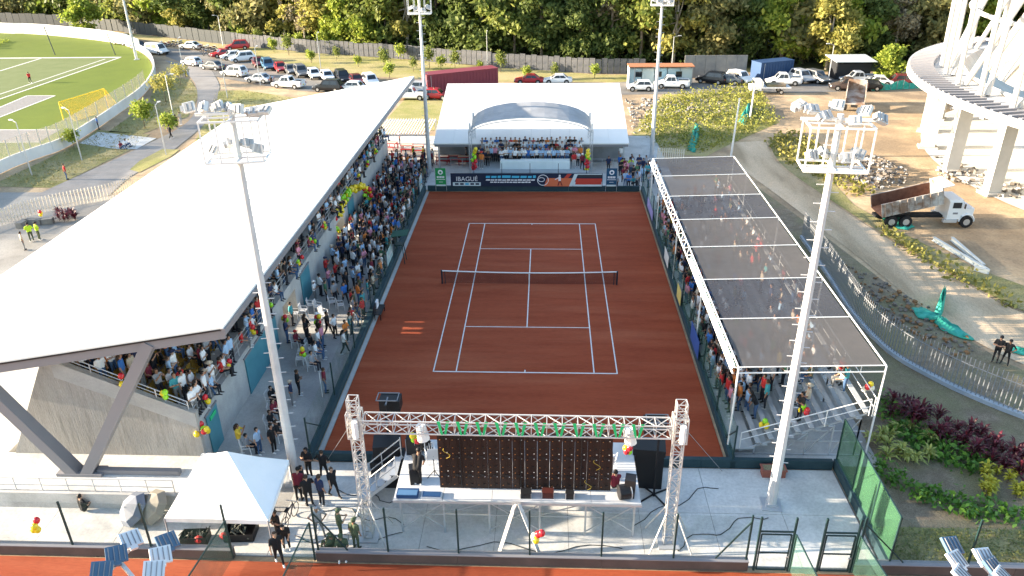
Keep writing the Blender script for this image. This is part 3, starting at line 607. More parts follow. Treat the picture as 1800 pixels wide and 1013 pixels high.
# ================================================================== white tent
tn = thing('canopy_tent', 'white pyramid canopy tent beside the light mast', 'tent', (-12.6, -24.8, 0))
TENT = N('tent_cloth', (.76, .77, .76), (.82, .82, .81), .5, .6, .05); cs = [(-14.87, -26.56), (-10.42, -26.58), (-10.7, -22.65), (-15.0, -22.25)]; ap = Vector((-12.85, -24.0, 3.5))
for i in range(4):
    a, b = cs[i], cs[(i+1) % 4]; A, B = Vector((*a, 1.97)), Vector((*b, 1.97)); mb = MB()
    q = [A, A.lerp(B, .5)+Vector((0, 0, -.05)), B, B.lerp(ap, .5)+Vector((0, 0, -.06)), ap, A.lerp(ap, .5)+Vector((0, 0, -.06))]; c = (A+B+ap)/3+Vector((0, 0, -.12))
    mb.add(q+[c], [(k, (k+1) % 6, 6) for k in range(6)]); ob('roof_panel', mb, TENT, tn)
    mb = MB().slab([A+Vector((0, 0, -.22)), B+Vector((0, 0, -.22)), B, A], .012); ob('valance', mb, TENT, tn); ob('tent_leg', MB().tube([(*a, 0), (*a, 1.95)], .035, 6), GREY, tn)
# umbrellas on the floor
for i, (x, y, col, lab) in enumerate(((240, 897, (.13, .15, .19), 'open grey umbrella resting on the paving beside the tent'), (275, 893, (.24, .22, .18), 'open beige umbrella resting on the paving against the tent'))):
    p = at(x, y+16); t = thing('umbrella', lab, 'umbrella', p, 0); mb = MB(); n = 8; ax = Vector((-.5 if i == 0 else -.4, -.5, .7)).normalized(); u = ax.orthogonal().normalized(); v = ax.cross(u)
    c0 = Vector((0, 0, .6)); tipp = c0+ax*.5; rim = [c0+(u*math.cos(k*6.283/n)+v*math.sin(k*6.283/n))*.85 for k in range(n)]; mid = [c0+ax*.27+(u*math.cos(k*6.283/n)+v*math.sin(k*6.283/n))*.62 for k in range(n)]
    cl_ = M('umbrella_cloth_%d' % i, col, .6)
    for k in range(n):
        mb = MB(); mb.add([rim[k], rim[(k+1) % n], mid[(k+1) % n], mid[k], tipp], [(0, 1, 2, 3), (3, 2, 4)]); ob('panel', mb, cl_, t, world=False)
    ob('shaft', MB().tube([tipp+ax*.06, c0-ax*.35], .012, 5), STEEL, t, world=False); ob('grip', MB().tube([c0-ax*.35, c0-ax*.47], .025, 6), BLACK, t, world=False)
# crates and a bicycle by the tent
for i, (x, y, w, d, lab) in enumerate(((345, 950, 1.15, .6, 'black equipment crate with a red bag in front of the tent'), (425, 940, 1.3, .9, 'wide black tray of cables at the tent corner'))):
    p = at(x, y); t = thing('equipment_crate', lab, 'crate', p, R(4)); 
    ob('crate_base', MB().box((0, 0, .05), (w, d, .1)), BLACK, t, world=False)
    for s in (-1, 1): ob('crate_side', MB().box((0, s*d/2, .2), (w, .03, .4)), BLACK, t, world=False); ob('crate_end', MB().box((s*w/2, 0, .2), (.03, d-.05, .4)), BLACK, t, world=False)
    q = random.Random(i); mb = MB()
    for k in range(14): a, b = q.uniform(-w*.42, w*.42), q.uniform(-d*.4, d*.4); mb.tube([(a, b, .15), (a+q.uniform(-.3, .3), b+q.uniform(-.2, .2), .38+.08*q.random()), (a+q.uniform(-.3, .3), b+q.uniform(-.2, .2), .2)], .03, 5)
    ob('coiled_cable', mb, N('cable_mix', (.05, .06, .05), (.18, .18, .15), 6, .7), t, world=False); ob('red_bag', MB().ball((w*.2 if i == 0 else -w*.5, -d*.35, .25), (.2, .16, .18)), M('bag_red', (.5, .03, .03), .6), t, world=False)
bk = thing('bicycle', 'dark bicycle parked in the shade of the tent', 'bicycle', (-10.3, -24.6, 0), R(80))
for x in (-.5, .5):
    w = ob('wheel', MB().tube([(x+.33*math.cos(k*.5236), 0, .34+.33*math.sin(k*.5236)) for k in range(13)], .02, 5), RUBBER, bk, world=False)
    mb = MB()
    for k in range(8): mb.bar((x, 0, .34), (x+.32*math.cos(k*.785), 0, .34+.32*math.sin(k*.785)), .006)
    ob('spokes', mb, STEEL, w, world=False)
ob('frame', MB().bar((-.5, 0, .34), (-.15, 0, .82), .035).bar((-.5, 0, .34), (.0, 0, .3), .03).bar((.0, 0, .3), (-.15, 0, .82), .035).bar((-.12, 0, .75), (.36, 0, .8), .035).bar((0, 0, .3), (.36, 0, .78), .035).bar((.5, 0, .34), (.34, 0, .95), .035), M('bike_paint', (.03, .03, .05), .4), bk, world=False)
ob('saddle', MB().box((-.17, 0, .88), (.26, .14, .06)), BLACK, bk, world=False); ob('handlebar', MB().bar((.33, -.28, .98), (.33, .28, .98), .03), STEEL, bk, world=False)
# ================================================================== pavilion and dais at the far end
pv = thing('pavilion', 'low pavilion under a broad plain white roof behind the dais', 'pavilion', (-.3, 34, 0))
PROOF = N('pavilion_roof', (.72, .71, .68), (.78, .77, .74), .2, .55, 0, stretch=(1, .2, 1)); za, zb, ya, yb = 2.8, 6.0, 27.0, 41.0; n = 10
for i in range(n):
    xa, xb = -10.5+20.2*i/n, -10.5+20.2*(i+1)/n-.012; ob('roof_sheet', MB().slab([(xa, ya, za), (xb, ya, za), (xb, yb, zb), (xa, yb, zb)], .12), PROOF, pv)
PWALL = N('pavilion_wall', (.2, .21, .22), (.26, .27, .28), .8, .8)
ob('front_wall', MB().box((-.4, 29.9, 1.55), (19.6, .2, 3.1)), PWALL, pv); ob('back_wall', MB().box((-.4, 40.2, 2.7), (19.6, .2, 5.5)), PWALL, pv)
for s in (-10.1, 9.3): ob('side_wall', MB().slab([(s, 30, 0), (s, 40.1, 0), (s, 40.1, 5.5), (s, 30, 3.2)], .2), PWALL, pv)
ob('eaves_beam', MB().box((-.4, 27.15, 2.55), (20.0, .16, .24)), GREY, pv)
for x in (-10, -5, 0, 5, 9.2): ob('eaves_post', MB().bar((x, 27.3, 0), (x, 27.3, 2.5), .14), STEEL, pv)
rail(pv, [(5.9, 27.8, 0), (9.4, 27.8, 0)], .9, 1.2, mids=(.5,)); rail(pv, [(-10.1, 27.8, 0), (-6.4, 27.8, 0)], .9, 1.2, mids=(.5,))
ds = thing('dais', 'raised dais with steel posts under an arched grey canopy', 'stage', (-.4, 25.5, 0))
ob('dais_deck', MB().box((-.4, 25.6, .5), (11.6, 5.2, 1.0)), N('dais_carpet', (.30, .34, .36), (.36, .40, .42), 1, .9), ds)
for i in range(5): x = -6.0+2.8*i; ob('guard_post', MB().bar((x, 22.96, .5), (x, 22.96, 1.95), .05), BLACK, ds)
ARCHM = N('grey_canopy_cloth', (.25, .255, .265), (.32, .325, .335), .8, .6); na = 14
def archpt(t, y): a = math.pi*t; return Vector((-.36-6.05*math.cos(a), y, 4.75+(1.55 if y < 26 else 2.05)*math.sin(a)**.9 if 0 < t < 1 else 4.75))
for i in range(na):
    a, b = i/na, (i+1)/na; ob('canopy_panel', MB().slab([archpt(a, 24), archpt(a, 28.2), archpt(b, 28.2), archpt(b, 24)], .03), ARCHM, ds)
for y in (24, 28.2):
    ob('arch_truss', MB().tube([archpt(i/na, y)+Vector((0, -.03, -.05)) for i in range(na+1)], .06, 6).tube([archpt(i/na, y)*.985+Vector((0, y*.015, -.2)) for i in range(na+1)], .045, 6), STEEL, ds)
    for x in (-6.35, 5.65): ob('canopy_post', truss((x, y, 0), (x, y, 5.0), .26, .5, .018), STEEL, ds); ob('post_cap', MB().box((x, y, 5.35), (.2, .2, .7)), WHITE, ds)
tb = thing('cloth_table', 'long table under a pale cloth in front of the standing group', 'table', (.1, 24.6, 1))
CLOTH = N('table_cloth', (.62, .70, .69), (.72, .78, .77), .8, .7)
for i in range(4): ob('cloth_panel', MB().box((-2.55+1.75*i, 24.55, 1.4), (1.74, .95, .8)), CLOTH, tb)
ob('table_runner', MB().box((-2.2, 24.9, 1.815), (1.6, .22, .03)), BLACK, tb)
# ------------------------------------------------------------------ banners with their print
def text(body, size, loc, mat, parent, rot=(R(90), 0, 0), align='LEFT', ext=.002):
    c = bpy.data.curves.new('lettering', 'FONT'); c.body = body; c.size = size; c.align_x = align; c.extrude = ext; c.materials.append(mat)
    f = bpy.data.objects.new('tmp', c); COL.objects.link(f); dg = bpy.context.evaluated_depsgraph_get(); me = bpy.data.meshes.new_from_object(f.evaluated_get(dg)); bpy.data.objects.remove(f)
    o = bpy.data.objects.new('lettering', me); COL.objects.link(o); o.location = loc; o.rotation_euler = rot; o.parent = parent
    o.matrix_parent_inverse = Matrix.Translation(parent.location).inverted(); return o
NAVY = M('banner_navy', (.012, .022, .05), .5); PRW = M('print_white', (.75, .76, .78), .5); PRB = M('print_blue', (.06, .42, .62), .5); PRO = M('print_orange', (.62, .16, .07), .5); PRR = M('print_red', (.5, .06, .04), .5); PRT = M('print_pale', (.55, .66, .68), .5)
YB = 20.2
def q4(x0, x1, z0, z1, y, mat, name, parent, sh=0.0): return ob(name, MB().slab([(x0, y, z0), (x1, y, z0), (x1+sh, y, z1), (x0+sh, y, z1)], .004), mat, parent)
bn = thing('long_banner', 'long navy printed banner reading IBAGUE with a clay court picture', 'banner', (-1, YB, .5))
BX0, BX1, BZ0, BZ1 = -8.0, 6.6, .5, 1.82
ob('banner_cloth', MB().box(((BX0+BX1)/2, YB+.03, (BZ0+BZ1)/2), (BX1-BX0, .03, BZ1-BZ0)), NAVY, bn)
text('IBAGUÉ', .62, (-7.5, YB, 1.05), PRW, bn); q4(-7.8, -5.1, .56, .92, YB, PRT, 'logo_strip', bn)
for i in range(5): q4(-7.6+.5*i, -7.25+.5*i, .66, .84, YB-.006, NAVY if i != 2 else PRB, 'strip_logo', bn)
pw = random.Random(4)                           # print too blurred to read: one mark per word, no letters
def print_line(x, x1, z, h, mat):
    while x < x1-.2:
        w = min(pw.uniform(.3, 1.0)*h*3.6, x1-x); q4(x, x+w, z, z+h*pw.uniform(.85, 1.1), YB-.002, mat, 'printed_word', bn, .03); x += w+h*.5
print_line(-4.6, .2, 1.36, .24, PRB); print_line(-4.6, .1, 1.10, .12, PRW); print_line(-4.2, -.3, .88, .12, PRW)
ob('round_logo', MB().tube([(.9+.52*math.cos(k*.2618), YB, 1.15+.52*math.sin(k*.2618)) for k in range(25)], .03, 4), PRW, bn)
ob('round_logo', MB().tube([(.75+.3*math.cos(k*.2618), YB, 1.2+.2*math.sin(k*.2618)) for k in range(25)], .03, 4), PRW, bn)
q4(1.0, 3.6, .53, 1.35, YB, PRO, 'court_picture', bn, .3); q4(2.9, 3.3, 1.35, 1.78, YB, PRR, 'court_picture', bn, .35); q4(3.4, 3.75, .53, 1.78, YB-.004, PRT, 'picture_line', bn, .5); q4(3.8, 6.55, .53, 1.0, YB, PRT, 'picture_ground', bn)
q4(4.0, 6.5, .72, 1.32, YB-.004, PRR, 'picture_court', bn, .05); q4(4.3, 6.5, 1.42, 1.66, YB, M('print_dark', (.03, .04, .05), .5), 'picture_stand', bn); q4(4.1, 6.55, 1.70, 1.79, YB, PRT, 'picture_roof', bn)
mb = MB().bar((2.35, YB-.004, .6), (2.5, YB-.004, 1.1), .1, .006, up=(0, 1, 0)).bar((2.75, YB-.004, .6), (2.55, YB-.004, 1.1), .1, .006, up=(0, 1, 0)); ob('printed_figure', mb, M('print_maroon', (.16, .02, .03), .5), bn)
mb = MB().bar((2.5, YB-.004, 1.05), (2.5, YB-.004, 1.5), .24, .006, up=(0, 1, 0)).bar((2.4, YB-.004, 1.4), (2.05, YB-.004, 1.2), .08, .006, up=(0, 1, 0)).ball((2.5, YB-.004, 1.6), (.09, .005, .1)); ob('printed_figure', mb, PRW, bn)
def flag(x, col, label, y=20.15):
    t = thing('flag_banner', label, 'banner', (x, y, .5)); m = M('flag_'+label.split()[1], col, .5); z0, z1 = .55, 2.35
    ob('flag_cloth', MB().box((x, y, (z0+z1)/2), (1.0, .03, z1-z0)), m, t); ob('logo_disc', MB().tube([(x, y-.018, 1.95), (x, y-.024, 1.95)], .24, 16), PRW, t); ob('logo_core', MB().ball((x, y-.026, 1.93), (.12, .006, .12)), m, t)
    [q4(x-.36+.15*k, x-.25+.15*k, 1.36, 1.56, y-.02, PRW, 'printed_mark', t) for k in range(5)]; q4(x-.42, x+.42, 1.2, 1.25, y-.02, PRW, 'print_line', t); q4(x-.2, x+.2, .95, .99, y-.02, PRW, 'print_line', t); q4(x-.46, x+.46, .56, .72, y-.02, PRT, 'logo_strip', t)
    for s in (-.52, .52): ob('flag_pole', MB().bar((x+s, y+.03, 0), (x+s, y+.03, 2.4), .03), STEEL, t)
flag(-8.95, (.02, .26, .08), 'tall green flag banner with a white round logo')
flag(7.45, (.015, .075, .15), 'tall blue flag banner with a white round logo')
def side_flag(px0, px1, z0, z1, X, col, label, printm, name='hung_banner'):
    a, b = atX(px0[0], px0[1], X), atX(px1[0], px1[1], X); t = thing(name, label, 'banner', ((a+b)/2).to_tuple()); y0, y1 = sorted((a.y, b.y)); s = -1 if X > 0 else 1
    ob('banner_cloth', MB().slab([(X, y0, z0), (X, y1, z0), (X, y1, z1), (X, y0, z1)], .02), M(name+'_'+label.split()[0]+'_'+str(round(y0)), col, .5), t)
    for k in range(3): u = y0+(y1-y0)*(.22+.22*k); ob('printed_mark', MB().slab([(X+s*.015, u, z0+(z1-z0)*.35), (X+s*.015, u+(y1-y0)*.16, z0+(z1-z0)*.35), (X+s*.015, u+(y1-y0)*.16, z0+(z1-z0)*.62), (X+s*.015, u, z0+(z1-z0)*.62)], .004), printm, t)
side_flag((1222, 672), (1212, 608), .55, 1.75, 10.3, (.02, .08, .28), 'blue banner with white marks hung on the chain link fence', PRW)
side_flag((1193, 565), (1189, 528), .55, 1.6, 10.3, (.55, .45, .15), 'yellow banner hung on the chain link fence', PRW)
side_flag((1172, 495), (1167, 462), .55, 1.5, 10.3, (.55, .57, .55), 'white banner hung on the fence by the net end', PRB)
side_flag((1147, 385), (1138, 360), .55, 1.4, 10.3, (.25, .25, .5), 'violet banner hung on the chain link fence', PRW)
side_flag((572, 728), (561, 655), .9, 2.5, -11.0, (.72, .74, .74), 'white banner with a small blue green logo in the walkway', PRB)
side_flag((683, 482), (690, 440), .5, 1.6, -10.75, (.45, .6, .6), 'pale teal sheet hung inside the walkway fence', PRW)
side_flag((739, 345), (741, 305), .5, 1.9, -10.75, (.6, .65, .68), 'tall white sheet hung at the end of the walkway fence', PRB)
# red tables and benches of the snack court
REDP = M('red_frame_paint', (.42, .03, .025), .5)
def redtable(): 
    t = thing('picnic_table', 'red framed table', 'table', (0, 0, 0)); ob('table_top', MB().box((0, 0, .75), (1.3, .8, .05)), M('pale_board', (.55, .45, .38), .6), t, world=False)
    for sx in (-1, 1):
        for sy in (-1, 1): ob('table_leg', MB().bar((sx*.6, sy*.35, 0), (sx*.6, sy*.35, .73), .07), REDP, t, world=False)
    ob('table_rim', MB().bar((-.66, -.4, .74), (.66, -.4, .74), .07).bar((-.66, .4, .74), (.66, .4, .74), .07).bar((-.66, -.4, .74), (-.66, .4, .74), .07).bar((.66, -.4, .74), (.66, .4, .74), .07), REDP, t, world=False)
    for s in (-1, 1): b = ob('bench', MB().box((0, s*.75, .44), (1.3, .28, .05)), REDP, t, world=False); ob('bench_legs', MB().bar((-.55, s*.75, 0), (-.55, s*.75, .42), .06).bar((.55, s*.75, 0), (.55, s*.75, .42), .06), REDP, b, world=False)
    return t
RT_ = Stock(redtable())
for i, (x, y) in enumerate(((668, 263), (688, 262), (716, 266), (735, 268), (672, 286), (692, 287), (712, 285), (733, 286), (778, 286), (800, 284), (816, 287))):
    RT_(at(x, y), R(rnd.uniform(-12, 12)), 'red framed snack table standing by the slatted pergola' if i < 8 else 'red framed snack table in front of the pavilion wall', 'red snack tables')
RT_.drop()
pg = thing('pergola', 'white slatted pergola over the snack court', 'pergola', (-14.5, 34.7, 0))
me = MB().box((0, 0, 0), (.10, 6.6, .12)).mesh('pergola_slat', WHITE)
for i in range(20): put('pergola_slat', me, pg, (-17.6+.31*i, 34.7, 2.55), world=True)
for y in (31.5, 37.9): ob('pergola_beam', MB().bar((-17.9, y, 2.4), (-11.5, y, 2.4), .14), WHITE, pg)
for x in (-17.7, -11.7):
    for y in (31.5, 37.9): ob('pergola_post', MB().bar((x, y, 0), (x, y, 2.35), .14), WHITE, pg)

# cables lying on the paving and guy wires of the gantry
q = random.Random(77)
for i, (a, b, lab) in enumerate((((-5.2, -24.6), (-9.6, -23.4), 'black cable snaking from the stage towards the light mast'), ((-5.0, -25.4), (-10.0, -25.6), 'black cable snaking from the stage towards the tent'), ((-5.3, -23.2), (-9.2, -22.2), 'thin black cable lying behind the stage steps'), ((-4, -25.9), (4.5, -25.8), 'long dark cable lying along the front of the stage'), ((5.2, -24.2), (9.4, -21.6), 'black cable lying between the truss leg and the court wall'), ((6.9, -25.6), (11.3, -23.4), 'thin black cable running to the light mast foot'))):
    pts = [(a[0]+(b[0]-a[0])*k/14+q.uniform(-.12, .12), a[1]+(b[1]-a[1])*k/14+.28*math.sin(k*.9+i)+q.uniform(-.06, .06), .022) for k in range(15)]
    tag(ob('cable', MB().tube(pts, .02, 4), RUBBER, None, True), lab, 'cable')
for x, X in ((-6.55, -9.8), (6.6, 9.9)):
    ob('guy_wire', MB().tube([(x, -25.35, 6.4), (X, -20.6, .05)], .014, 4), GREY, ts)
# ================================================================== people
SKINS = [M('skin_a', (.36, .20, .13), .6), M('skin_b', (.27, .14, .085), .6), M('skin_c', (.46, .28, .19), .6)]
HAIR = [M('hair_black', (.012, .010, .009), .6), M('hair_brown', (.04, .022, .012), .6)]
SHOE = [M('shoe_dark', (.02, .02, .022), .6), M('shoe_white', (.6, .6, .6), .6)]
SHIRTS = {'white': (.72, .73, .74), 'light-blue': (.33, .48, .66), 'navy': (.02, .03, .075), 'black': (.014, .014, .016), 'red': (.48, .03, .03), 'orange': (.62, .19, .04), 'grey': (.27, .28, .30), 'blue': (.035, .14, .42),
          'maroon': (.17, .02, .035), 'green': (.06, .17, .09), 'olive': (.10, .11, .06), 'pink': (.62, .25, .33), 'teal': (.05, .27, .30), 'beige': (.48, .41, .32), 'yellow': (.68, .46, .05), 'lime': (.42, .62, .03), 'camouflage': (.06, .085, .045)}
SHM = {k: M('cloth_'+k.replace(' ', '_'), v, .85) for k, v in SHIRTS.items()}
PANTS = {'dark': (.02, .022, .03), 'denim': (.05, .10, .20), 'black': (.012, .012, .014), 'grey': (.16, .165, .17), 'pale': (.42, .42, .42), 'olive': (.06, .075, .04)}
PAM = {k: M('trousers_'+k.replace(' ', '_'), v, .85) for k, v in PANTS.items()}
def skeleton(pose):
    z0 = 0.0; lean = 0.0
    seg = []; hands = []
    if pose == 'sit': z0 = -.44
    if pose == 'ground': z0 = -.76
    def P(x, y, z): return Vector((x+lean*(z-.9), y, z+z0))
    A = lambda t, a, b, ra, rb: seg.append((t, a, b, ra, rb))
    if pose == 'bend': lean = .45
    for s in (-1, 1):
        A(1, P(0, s*.065, .98), P(0, s*.085, 1.36), .12, .115)
        A(1, P(0, s*.05, 1.40), P(0, s*.15, 1.40), .075, .068)
        A(2, P(0, s*.03, .92), P(0, s*.075, .90), .125, .11)
    A(0, P(0, 0, 1.42), P(.012, 0, 1.56), .056, .052); hc = P(.022, 0, 1.625)
    A(5, hc+Vector((-.012, 0, -.04)), hc+Vector((-.005, 0, .045)), .085, .084); A(5, hc+Vector((.03, 0, -.07)), hc+Vector((.035, 0, .0)), .055, .06)
    A(5, hc+Vector((.09, 0, -.005)), hc+Vector((.103, 0, -.02)), .014, .017)
    for s in (-1, 1): A(5, hc+Vector((-.01, s*.083, -.015)), hc+Vector((-.012, s*.09, .02)), .016, .018)
    for s in (-1, 1):
        sh = P(0, s*.20, 1.395)
        if pose == 'clap': el, wr, hd = P(.10, s*.27, 1.13), P(.31, s*.06, 1.20), P(.37, s*.025, 1.24)
        elif pose == 'phone': el, wr, hd = P(.22, s*.24, 1.24), P(.33, s*.08, 1.48), P(.35, s*.05, 1.55)
        elif pose == 'fold': el, wr, hd = P(.06, s*.29, 1.12), P(.22, s*-.02, 1.15), P(.23, s*-.12, 1.17)
        elif pose == 'hips': el, wr, hd = P(-.06, s*.40, 1.14), P(.05, s*.22, .97), P(.09, s*.17, .95)
        elif pose == 'wave' and s > 0: el, wr, hd = P(.05, .36, 1.55), P(.08, .30, 1.82), P(.09, .29, 1.92)
        elif pose == 'walk': el, wr, hd = P(-.12*s, s*.25, 1.13), P(.02-.16*s, s*.25, .90), P(.05-.18*s, s*.25, .82)
        elif pose == 'sit': el, wr, hd = P(.06, s*.25, 1.13), P(.27, s*.16, 1.02), P(.35, s*.13, 1.01)
        elif pose == 'ground': el, wr, hd = P(.12, s*.26, 1.16), P(.33, s*.14, 1.16), P(.4, s*.1, 1.17)
        elif pose == 'bend': el, wr, hd = P(.2, s*.22, 1.12), P(.33, s*.15, .92), P(.38, s*.13, .85)
        else: el, wr, hd = P(-.02, s*.25, 1.12), P(.05, s*.255, .87), P(.075, s*.25, .79)
        A(1, sh, sh.lerp(el, .75), .06, .052); A(0, sh.lerp(el, .75), el, .047, .044); A(0, el, wr, .044, .031); A(0, wr, wr.lerp(hd, .8), .031, .036); hands.append((wr, hd, s))
        y = s*.095; hp = P(0, s*.085, .9)
        if pose == 'sit': kn, an, toe = Vector((.44, s*.12, .50)), Vector((.42, s*.12, .09)), Vector((.58, s*.13, .045))
        elif pose == 'ground': kn, an, toe = Vector((.40, s*.13, .44)), Vector((.52, s*.13, .09)), Vector((.67, s*.14, .045))
        elif pose == 'walk': kn, an, toe = Vector((.10*s+.04, y, .5)), Vector((.24*s, y, .1+.05*(s < 0))), Vector((.24*s+.16, y, .05+.02*(s < 0)))
        elif pose == 'hips': kn, an, toe = Vector((.02, s*.15, .49)), Vector((0, s*.19, .09)), Vector((.15, s*.22, .045))
        else: kn, an, toe = Vector((.025, y*1.1, .49)), Vector((-.005, y*1.15, .09)), Vector((.145, y*1.35, .045))
        A(2, hp, kn, .092, .063); A(2, kn, an, .06, .046); A(3, Vector((an.x-.03, an.y, .055)), toe, .047, .042)
    return seg, hands, hc
def capsule(mb, a, b, ra, rb):
    mb.tube([a, b], [ra, rb], 10); mb.ball(a, ra, 10, 6); mb.ball(b, rb, 10, 6)
def make_body(pose, vox, ratio, fingers=True):
    seg, hands, hc = skeleton(pose); mb = MB()
    for t, a, b, ra, rb in seg: capsule(mb, a, b, ra, rb)
    o = bpy.data.objects.new('tmp', mb.mesh('tmp', SKINS[0])); COL.objects.link(o)
    m = o.modifiers.new('r', 'REMESH'); m.mode = 'VOXEL'; m.voxel_size = vox
    m = o.modifiers.new('s', 'SMOOTH'); m.iterations = 2; m.factor = .4
    m = o.modifiers.new('d', 'DECIMATE'); m.ratio = ratio
    dg = bpy.context.evaluated_depsgraph_get(); ev = o.evaluated_get(dg); src = bpy.data.meshes.new_from_object(ev)
    V = np.zeros(len(src.vertices)*3); src.vertices.foreach_get('co', V); V = V.reshape(-1, 3); faces = [tuple(p.vertices) for p in src.polygons]
    bpy.data.objects.remove(o); bpy.data.meshes.remove(src)
    C = np.array([V[list(f)].mean(0) for f in faces]); best = np.full(len(C), 9e9); tagi = np.zeros(len(C), int)
    for t, a, b, ra, rb in seg:
        A_, B_ = np.array(a), np.array(b); d = B_-A_; u = np.clip(((C-A_)@d)/max(d@d, 1e-9), 0, 1); dist = np.linalg.norm(C-A_-u[:, None]*d, axis=1)-(ra+(rb-ra)*u)
        k = dist < best; best[k] = dist[k]; tagi[k] = 0 if t == 5 else t
    out = MB(); out.v = [tuple(v) for v in V]; out.f = faces; out.m = [int(t) for t in tagi]
    if fingers:
        for wr, hd, s in hands:                      # four fingers and a thumb, unequal and slightly curled
            d = (hd-wr).normalized(); side = d.cross(Vector((0, 0, 1))); side = side.normalized() if side.length > .1 else Vector((0, 1, 0)); nrm = side.cross(d); base = wr.lerp(hd, .75)
            for i, ln in enumerate((.062, .072, .068, .052)):
                r0 = base+side*(.017*(i-1.5)); out.tube([r0, r0+d*ln*.6, r0+d*ln*.95-nrm*ln*.35], [.0095, .009, .007], 5, 0)
            r0 = base-d*.03; out.tube([r0, r0-side*s*.04+d*.02, r0-side*s*.045+d*.05], [.011, .0105, .008], 5, 0)
        for s in (-1, 1): out.ball(hc+Vector((.085, s*.032, .008)), (.008, .012, .007), 5, 4, 4)
    return out, hc
def make_hair(kind):
    mb = MB(); b = MB().ball((-.012, 0, .02), (.108, .098, .112), 12, 9)
    keep = [f for f in b.f if not ((sum(b.v[i][0] for i in f)/len(f) > .035 and sum(b.v[i][2] for i in f)/len(f) < .06) or sum(b.v[i][2] for i in f)/len(f) < -.05)]
    mb.v = b.v; mb.f = keep; mb.m = [0]*len(keep)
    if kind == 'long': mb.tube([(-.05, 0, .02), (-.10, 0, -.10), (-.115, 0, -.24), (-.11, 0, -.32)], [.09, .085, .07, .03], 8)
    if kind == 'cap': mb.box((.12, 0, .045), (.10, .15, .018)); mb.ball((-.005, 0, .05), (.115, .102, .085), 12, 6)
    if kind == 'hat': mb.tube([(0, 0, .06), (0, 0, .075)], .2, 14); mb.ball((0, 0, .08), (.11, .1, .09), 12, 6)
    return mb
POSES = {}
for p in ('stand', 'clap', 'phone', 'fold', 'hips', 'wave', 'walk', 'sit', 'bend', 'ground'):
    mb, hc = make_body(p, .022, .32); POSES[p] = (mb.mesh('person_'+p, [SKINS[0], SHM['white'], PAM['dark'], SHOE[0], HAIR[0]], True), hc)
HAIRS = {k: make_hair(k).mesh('hair_'+k, HAIR[0], True) for k in ('short', 'long', 'cap', 'hat')}
PEOPLE = []
SHW = {'white': 27, 'light-blue': 14, 'navy': 10, 'black': 16, 'red': 6, 'orange': 4, 'grey': 9, 'blue': 6, 'maroon': 4, 'green': 3, 'olive': 3, 'pink': 4, 'teal': 3, 'beige': 5, 'yellow': 1}
PHR = {'stand': 'standing', 'clap': 'clapping', 'phone': 'filming', 'fold': 'with folded arms', 'hips': 'hands on hips', 'wave': 'waving', 'walk': 'walking', 'sit': 'sitting', 'bend': 'leaning forward', 'ground': 'sitting on the ground'}
HPH = {'short': '', 'long': 'long-haired ', 'cap': 'capped ', 'hat': 'hatted '}
pr = random.Random(5)
def person(loc, face, where, group, pose=None, shirt=None, pants=None, hair=None, hairm=None, what=None):
    pose = pose or pr.choices(['stand', 'clap', 'phone', 'fold', 'hips', 'wave', 'walk'], [8, 6, 3, 4, 2, 1, 2])[0]
    shirt = shirt or pr.choices(list(SHW), list(SHW.values()))[0]; pants = pants or pr.choices(list(PANTS)[:5], [5, 6, 5, 2, 1])[0]; hair = hair or pr.choices(['short', 'long', 'cap', 'hat'], [9, 6, 3, 1])[0]
    me, hc = POSES[pose]; o = bpy.data.objects.new('person', me); COL.objects.link(o); k = pr.uniform(.94, 1.04); o.location = loc; o.rotation_euler = (0, 0, face+pr.uniform(-.35, .35)); o.scale = (k*pr.uniform(.97, 1.1), k*pr.uniform(.97, 1.12), k)
    for i, m in enumerate((pr.choice(SKINS), SHM[shirt], PAM[pants], pr.choice(SHOE), None)):
        if m: o.material_slots[i].link = 'OBJECT'; o.material_slots[i].material = m
    hm = hairm or (pr.choice(HAIR) if hair in ('short', 'long') else pr.choice([SHM['white'], SHM['black'], SHM['red'], SHM['navy'], SHM['beige']]))
    h = bpy.data.objects.new('hair' if hair in ('short', 'long') else hair, HAIRS[hair]); COL.objects.link(h); h.parent = o; h.location = hc; h.material_slots[0].link = 'OBJECT'; h.material_slots[0].material = hm
    o['label'] = (what or f"{HPH[hair]}person in {shirt} top, {pants} trousers, {PHR[pose]}")+' '+where; o['category'] = 'person'; o['group'] = group; PEOPLE.append(o); return o
def scatter(n, fn, dmin, tries=4000, seed=1):
    q = random.Random(seed); out = []
    for _ in range(tries):
        p = fn(q)
        if p is not None and all((p[0]-o[0])**2+(p[1]-o[1])**2 > dmin**2 for o in out): out.append(p)
        if len(out) >= n: break
    return out
